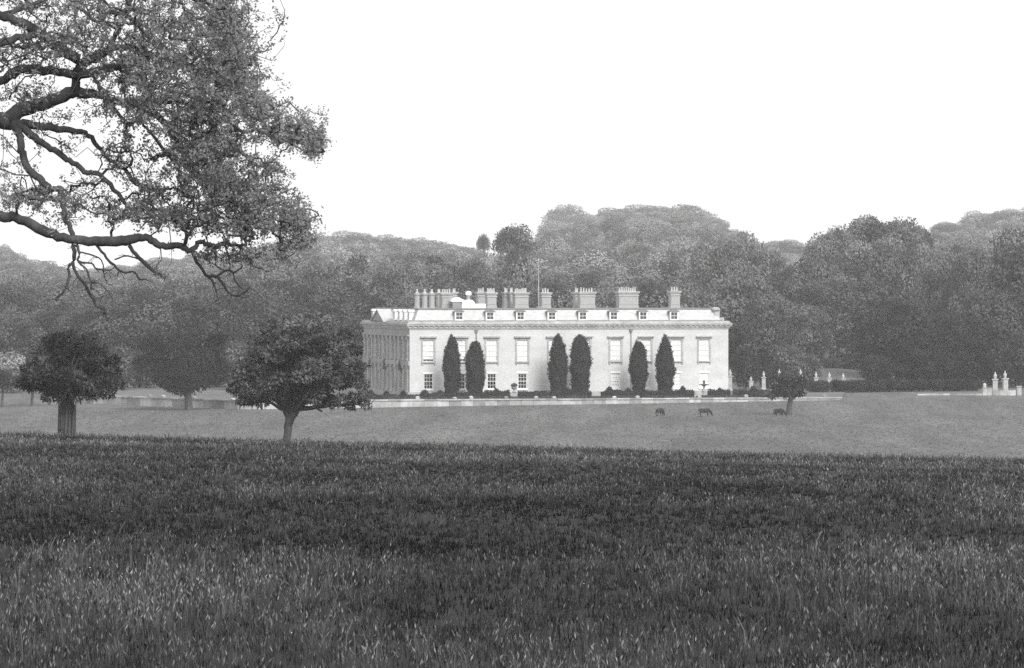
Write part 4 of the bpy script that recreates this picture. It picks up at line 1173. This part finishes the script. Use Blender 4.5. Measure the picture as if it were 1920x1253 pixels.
dead = [    # bare hanging twigs below the lowest limb
    [(138, 458, 4.5, -1.3), (139, 480, 4, -1.3), (137, 492, 3.4, -1.3), (129, 500, 2.8, -1.3), (130, 520, 2.8, -1.35), (124, 540, 2.6, -1.4), (110, 555, 2.4, -1.4), (105, 565, 1.2, -1.4)],
    [(137, 492, 3.2, -1.3), (143, 512, 3, -1.3), (157, 530, 3, -1.3), (170, 555, 3.2, -1.3), (182, 575, 2.6, -1.3), (196, 581, 2.2, -1.3), (200, 595, 1.6, -1.3), (207, 612, .8, -1.3)],
    [(144, 460, 3, -1.3), (149, 476, 2.4, -1.4), (147, 491, 2.2, -1.4), (162, 505, 2, -1.5), (169, 525, 1.8, -1.5), (171, 545, 1.2, -1.5)],
    [(147, 491, 1.8, -1.4), (172, 494, 1.8, -1.4), (184, 505, 1.8, -1.4), (210, 506, 1.4, -1.4)],
    [(170, 532, 1.4, -1.5), (185, 531, 1.3, -1.5), (200, 545, 1.1, -1.5), (212, 560, .7, -1.5)],
    [(150, 473, 1.6, -1.4), (168, 477, 1.6, -1.3), (190, 488, 1.2, -1.2), (195, 515, 1, -1.2), (200, 532, .7, -1.2)],
    [(178, 456, 3, -1.4), (190, 472, 2.6, -1.4), (203, 488, 2.6, -1.4), (218, 502, 2.4, -1.4), (230, 510, 2.2, -1.4), (253, 511, 2, -1.4), (263, 524, 1.8, -1.4), (275, 525, 1.2, -1.4)],
    [(242, 460, 4, -1.3), (255, 477, 4, -1.3), (275, 497, 4, -1.3), (296, 515, 3.2, -1.3)],
    [(215, 487, 1.6, -1.4), (240, 480, 1.6, -1.3), (262, 486, 1.2, -1.3)],
    [(358, 469, 4, -1.1), (366, 485, 3.4, -1.1), (378, 503, 3, -1.1), (390, 518, 3.2, -1.1), (407, 520, 3, -1.1), (418, 532, 2.8, -1.1), (430, 550, 2.4, -1.1), (443, 555, 2, -1.1), (460, 548, 1.8, -1.1), (470, 540, 1, -1.1)],
    [(390, 518, 2.4, -1.1), (400, 532, 2, -1.1), (405, 545, 1.6, -1.1), (409, 562, .9, -1.1)],
    [(407, 518, 2.4, -1.1), (425, 507, 2.2, -1.0), (440, 511, 2, -1.0), (455, 498, 1.2, -1.0)],
    [(438, 512, 1.4, -1.0), (443, 530, 1.2, -1.0), (455, 542, .9, -1.0)],
    [(402, 465, 2.8, -1.0), (405, 478, 2.2, -1.0), (404, 497, 1.6, -1.0), (420, 507, 1.2, -1.0)],
    [(448, 462, 2.6, -.9), (465, 480, 2.2, -.9), (472, 495, 1.8, -.9), (485, 503, 1.2, -.9), (505, 510, .9, -.9)],
    [(420, 458, 2, -.9), (428, 480, 1.6, -.9), (432, 498, 1.2, -.9)],
]
nodes, nrad = [], []
for i, lm in enumerate(limbs):
    pts, rd = smooth_path([op(a, c, d) for a, c, _, d in lm], [q * so_ * (.82 if i else 1) * rr.uniform(.9, 1.1) for _, _, q, _ in lm], 5, .026 if i else .03, rr)
    f = MB(); f.tube(pts, rd, 12 if i in (0, 1, 2, 6) else 9)
    f.build("trunk" if i == 0 else "limb", M['bark'], oak, True)
    if i: nodes += [tuple(p) for p in pts]
f = MB()
dnodes = []
for lm in dead:
    pts, rd = smooth_path([op(a, c, d) for a, c, _, d in lm], [q * so_ for _, _, q, _ in lm], 3, .016, rr)
    f.tube(pts, rd, 6)
    dnodes += [tuple(p) for p in pts]
    for k in range(len(pts) // 2):
        p = Vector(rr.choice(pts))
        q = p + Vector((rr.uniform(-.22, .22), rr.uniform(-.15, .15), rr.uniform(-.2, .08)))
        m_ = p.lerp(q, .5) + Vector((rr.uniform(-.04, .04), 0, rr.uniform(-.04, .04)))
        f.tube([p, m_, q], [.008, .006, .003], 4)
f.build("bare_branches", M['twig'], oak)
# leaf clusters: where the boughs carry foliage
blobs = [(330, 50, 150, 90, 9), (320, 150, 140, 95, 9), (400, 215, 105, 70, 6), (370, 285, 75, 60, 6), (410, 345, 85, 50, 6), (480, 385, 75, 38, 4), (555, 430, 38, 30, 1.7), (535, 245, 60, 38, 3), (588, 270, 24, 32, 1.4),
         (430, 60, 45, 70, 4), (445, 135, 48, 60, 4), (490, 198, 36, 32, 1.6), (120, 20, 130, 42, 2.6), (50, 105, 75, 45, 1.3), (150, 80, 90, 45, 1.9), (235, 205, 80, 55, 1.5), (330, 410, 90, 28, 2.6), (230, 400, 65, 28, 1.1),
         (50, 370, 60, 22, 1.7), (130, 385, 50, 38, 1.0), (70, 250, 80, 45, .5), (245, 290, 55, 45, .9), (300, 522, 24, 16, .35), (385, 480, 50, 20, .4), (480, 478, 70, 26, 1.2), (280, 360, 55, 40, 1.1), (250, 130, 60, 50, 2.2),
         (450, 425, 90, 28, 2.6), (570, 462, 22, 22, .6), (60, 180, 70, 30, .9), (500, 320, 40, 22, .8), (30, 320, 40, 30, .25), (160, 350, 40, 30, .3), (555, 400, 30, 30, .7),
         (250, -90, 230, 90, 9), (-80, -60, 200, 110, 5), (-250, 180, 180, 200, 6), (-500, 250, 200, 250, 6), (-450, -50, 220, 160, 6), (100, -200, 250, 80, 5)]
cl = []
for cx, cy, rx, ry, wt in blobs:
    n = int(wt * 50)
    q = np.clip(r.normal(0, .52, (n, 2)), -1.35, 1.35)
    px_, py_ = cx + rx * q[:, 0], cy + ry * q[:, 1]
    dep = r.normal(0, 1.5, n) - .3
    for x_, y_, d_ in zip(px_, py_, dep):
        if y_ > 505 + 25 * r.random(): continue
        cl.append(tuple(op(x_, y_, d_)))
cl = np.array(cl)
N0 = np.array(nodes)
d0 = np.array([np.min(np.sum((N0 - c) ** 2, 1)) for c in cl])
cl = cl[np.argsort(d0)]
tree_n = np.zeros((len(N0) + len(cl), 3)); tree_n[:len(N0)] = N0
par = np.full(len(cl), -1)
for i, c in enumerate(cl):
    d2 = np.sum((tree_n[:len(N0) + i] - c) ** 2, 1)
    par[i] = int(np.argmin(d2)); tree_n[len(N0) + i] = c
cnt = np.ones(len(cl))
for i in range(len(cl) - 1, -1, -1):
    if par[i] >= len(N0): cnt[par[i] - len(N0)] += cnt[i]
f = MB()
tdir = np.zeros((len(cl), 3))
for i, c in enumerate(cl):
    p = Vector(tree_n[par[i]]); q = Vector(c); L = (q - p).length
    tdir[i] = (q - p) / (L + 1e-6)
    rq = min(.034, .0052 * cnt[i] ** .5)
    m1 = p.lerp(q, .35) + Vector(r.normal(0, .09 * L, 3)); m2 = p.lerp(q, .7) + Vector(r.normal(0, .08 * L, 3))
    f.tube([p, m1, m2, q], [rq * 1.15, rq, rq * .9, rq * .75], 4, False)
tag(f.build("twigs", M['twig'], oak), kind="stuff")
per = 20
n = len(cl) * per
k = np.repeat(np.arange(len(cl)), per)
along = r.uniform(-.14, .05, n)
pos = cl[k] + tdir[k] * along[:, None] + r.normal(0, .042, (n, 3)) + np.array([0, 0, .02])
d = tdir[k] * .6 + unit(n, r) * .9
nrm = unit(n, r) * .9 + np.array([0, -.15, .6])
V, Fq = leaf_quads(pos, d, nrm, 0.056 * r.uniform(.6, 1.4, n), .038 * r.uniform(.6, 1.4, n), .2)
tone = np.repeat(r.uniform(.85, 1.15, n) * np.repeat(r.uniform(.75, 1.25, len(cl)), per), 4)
o = link("foliage", mesh_np("oak_foliage", V, Fq, tone=tone), M['leaf_oak'], oak); o.color = (.30,) * 3 + (1,); o["kind"] = "stuff"  # leaf colour lightened to stand in for veiling lens flare

# ------------------------------------------------------------------ long meadow grass
r = np.random.default_rng(2024)
def sample(n_raw, y0, y1, pw):
    """points in the strip seen from the gate, thinning with distance"""
    t = r.random(n_raw)
    Yv = y0 * (y1 / y0) ** t if pw == 2 else np.sqrt(y0 ** 2 + t * (y1 ** 2 - y0 ** 2))
    Xv = r.uniform(-1, 1, n_raw) * (0.118 * Yv + 3.6)
    return Xv, Yv
def tufts(n_t, per, y0, y1, pw):
    X_, Y_ = sample(n_t, y0, y1, pw)
    az_ = r.uniform(0, 2 * np.pi, n_t * per)
    rad = np.abs(r.normal(0, .055, n_t * per)) * np.repeat(r.uniform(.6, 1.8, n_t), per)
    return np.repeat(X_, per) + rad * np.cos(az_), np.repeat(Y_, per) + rad * np.sin(az_), az_ + r.normal(0, .5, n_t * per), np.repeat(r.random(n_t), per)
t1 = tufts(42000, 8, 26, 312, 2)
t2 = tufts(22000, 4, 100, 313, 1)
Xg, Yg, az0, tuft = [np.concatenate(q) for q in zip(t1, t2)]
# ragged far edge
keep = Yg < 308.5 + 1.2 * np.sin(Xg * .4) + .8 * np.sin(Xg * 1.1) + r.normal(0, 1, len(Yg)) * np.where(Xg < 0, 2.2, 1.0)
Xg, Yg, az0, tuft = Xg[keep], Yg[keep], az0[keep], tuft[keep]
def vnoise(x, y, seed):
    rs = np.random.default_rng(seed); tb = rs.random((257, 257))
    xi, yi = np.floor(x).astype(int), np.floor(y).astype(int); fx, fy = x - xi, y - yi
    fx, fy = fx * fx * (3 - 2 * fx), fy * fy * (3 - 2 * fy)
    g_ = lambda a, c: tb[a % 257, c % 257]
    return (g_(xi, yi) * (1 - fx) + g_(xi + 1, yi) * fx) * (1 - fy) + (g_(xi, yi + 1) * (1 - fx) + g_(xi + 1, yi + 1) * fx) * fy
patch = .5 + 1.25 * (.40 * (vnoise(Xg / 2.6 + 40, Yg / 9 + 9, 1) - .5) + .36 * (vnoise(Xg / .75 + 7, Yg / 2.6, 2) - .5) + .40 * (vnoise(Xg / .2 + 3, Yg / .75, 4) - .5) + .3 * (vnoise(Xg / 7, Yg / 22, 5) - .5))
# drifts of paler, seeding grass (position by photo pixel on the meadow, size in metres)
drift = np.zeros(len(Xg))
def mead(px, py):
    lo, hi = 20.0, 305.0
    for _ in range(40):
        mid = (lo + hi) / 2
        zz = EYE - (py - PYH) / F * mid
        if zz > gz((px - PX) / F * mid, mid): lo = mid
        else: hi = mid
    return (px - PX) / F * lo, lo
for px, py, sx, sy, wt in [(250, 1130, 1.2, 5, .8), (120, 1200, .8, 3, .5), (1500, 1085, 1.6, 5, .7), (1830, 1070, 1.0, 6, 1.0), (1860, 930, 2.0, 14, .5), (150, 940, 2.0, 10, .35), (60, 1080, .9, 5, .5), (1200, 1130, 1.0, 3, .35), (450, 1150, .7, 2.5, .3),
                           (300, 1005, 2.2, 6, -.6), (120, 1020, 1.2, 5, -.6), (800, 1030, 1.6, 6, -.5), (1000, 1180, .9, 2.5, -.5), (1350, 1010, 1.6, 6, -.5), (1330, 1200, .8, 2, -.45), (330, 880, 3.5, 12, -.4), (1650, 1010, 1.6, 5, -.4), (1150, 960, 2, 8, -.3), (700, 1190, .7, 2, -.3)]:
    mx_, my_ = mead(px, py)
    drift += wt * np.exp(-((Xg - mx_) / sx) ** 2 - ((Yg - my_) / sy) ** 2)
yb_ = mead(960, 1000)[1]
drift -= .22 * np.exp(-((Yg - yb_) / 14) ** 2)
n = len(Xg)
crest = sstep(270, 300, Yg)
pale = np.clip(.45 + (patch - .5) * 1.5 + drift * .55, 0.0, 1.25)
Hb = (0.06 + .12 * r.random(n) ** 1.5) * (.75 + .5 * pale) * (.5 + .8 * tuft) * (1 + 1.3 * crest * r.random(n) ** 2)
seedy = r.random(n) < .04
Hb = np.where(seedy, Hb * 1.35, Hb)
wb = np.maximum(.006, Yg / 4800 * .95) * r.uniform(.6, 1.4, n)
az = az0
lean = r.uniform(.05, .6, n)
la_ = np.stack([np.cos(az), np.sin(az)], -1)
z0 = ground(Xg, Yg) - .02
base = np.stack([Xg, Yg, z0], -1)
wd = np.stack([np.cos(az * 3.1), .3 * np.sin(az * 3.1), np.zeros(n)], -1) * wb[:, None]
mid = base + np.stack([la_[:, 0] * lean * Hb * .22, la_[:, 1] * lean * Hb * .22, Hb * .58], -1)
tip = base + np.stack([la_[:, 0] * lean * Hb * .85, la_[:, 1] * lean * Hb * .85, Hb * (1.0 - .22 * lean)], -1)
tw = np.where(seedy, .9, .25)[:, None]
V = np.stack([base - wd * .5, base + wd * .5, mid - wd * .45, mid + wd * .45, tip - wd * .5 * tw, tip + wd * .5 * tw], 1).reshape(-1, 3)
ii = np.arange(n) * 6
F4 = np.concatenate([np.stack([ii, ii + 1, ii + 3, ii + 2], -1), np.stack([ii + 2, ii + 3, ii + 5, ii + 4], -1)])
tn = np.where(seedy, r.uniform(.9, 1.5, n), r.uniform(.5, 1.25, n)) * (.35 + 1.2 * pale) * (.2 + 1.7 * tuft ** 1.6)
tone = np.repeat(tn, 6)
o = link("meadow_grass", mesh_np("meadow_grass", V, F4, tone=tone), M['grass']); o.color = (.047,) * 3 + (1,)
tag(o, "long dark uncut meadow grass with paler seeding drifts", "grass", kind="stuff")
# flowering heads: short soft dabs standing just above the blades
kk = np.flatnonzero(r.random(n) < (.05 + .30 * np.clip(pale, 0, 1)) * .9)
m_ = len(kk)
Ls = (.02 + Yg[kk] / 4800 * 2.0) * r.uniform(.6, 1.6, m_)
hp = tip[kk] + np.stack([r.normal(0, .02, m_), r.normal(0, .02, m_), r.uniform(-.02, .045, m_)], -1)
hd = np.stack([r.normal(0, .35, m_), r.normal(0, .35, m_), np.ones(m_)], -1)
hn = np.stack([r.normal(0, .5, m_), -np.ones(m_), r.uniform(0, .8, m_)], -1)
V, Fq = leaf_quads(hp, hd, hn, Ls, Ls * r.uniform(.12, .28, m_))
o = link("grass_heads", mesh_np("grass_heads", V, Fq, tone=np.repeat(r.uniform(.5, 1.5, m_) * (.35 + 1.0 * pale[kk]) * (.35 + 1.0 * tuft[kk]), 4)), M['grass']); o.color = (.15,) * 3 + (1,)
tag(o, "soft flowering heads standing in the long meadow grass", "grass heads", kind="stuff")
# short tussocks over the grazed pasture
n2 = 42000
Yp = np.sqrt(r.uniform(330 ** 2, 672 ** 2, n2)); Xp = r.uniform(-1, 1, n2) * .125 * Yp
kp = Yp < 654 + (Xp + 37) * math.tan(TH)
Xp, Yp = Xp[kp], Yp[kp]; n2 = len(Xp)
tp_ = vnoise(Xp / 3 + 5, Yp / 14, 8) * .6 + vnoise(Xp / 9 + 5, Yp / 50, 9) * .4
Lp = r.uniform(.08, .2, n2) * (.6 + .8 * tp_)
V, Fq = leaf_quads(np.stack([Xp, Yp, ground(Xp, Yp) - .02], -1), np.stack([r.normal(0, .4, n2), r.normal(0, .4, n2), np.ones(n2)], -1), np.stack([r.normal(0, .6, n2), -np.ones(n2), r.uniform(.3, 1.5, n2)], -1), Lp * .7, Lp * 1.6)
o = link("pasture_grass", mesh_np("pasture_grass", V, Fq, tone=np.repeat(r.uniform(.8, 1.2, n2) * (.65 + .7 * tp_), 4)), M['grass']); o.color = (.14,) * 3 + (1,)
tag(o, "short tussocky grass of the grazed pasture", "grass", kind="stuff")
# a few white flower heads
mfl = MB()
for _ in range(12):
    px, py = rnd.uniform(0, 1920), 880 + 370 * rnd.random() ** .8
    x, y = mead(px, py - 12)
    q = max(.006, y / 4800 * .4) * rnd.uniform(.7, 1.3)
    z = gz(x, y) + rnd.uniform(.12, .2)
    mfl.lathe((x, y, z), [(q * .5, 0), (q, q * .5), (q * .4, q)], 6)
tag(mfl.build("meadow_flowers", M['paint']), "scattered small white flower heads in the long grass", "flowers", kind="stuff")

# ------------------------------------------------------------------ haze
f = MB(); f.box(-2000, 2000, -200, 3350, -4.0, 82)
hz = bpy.data.materials.new("haze"); hz.use_nodes = True
n_, l_ = hz.node_tree.nodes, hz.node_tree.links
n_.clear()
pvn = n_.new("ShaderNodeVolumePrincipled"); pvn.inputs["Color"].default_value = (.95, .95, .95, 1); pvn.inputs["Density"].default_value = .00013
pvn.inputs["Anisotropy"].default_value = 0.0
oo = n_.new("ShaderNodeOutputMaterial"); l_.new(pvn.outputs[0], oo.inputs["Volume"])
o = f.build("haze", hz); tag(o, "thin pale haze over the whole park", kind="stuff")
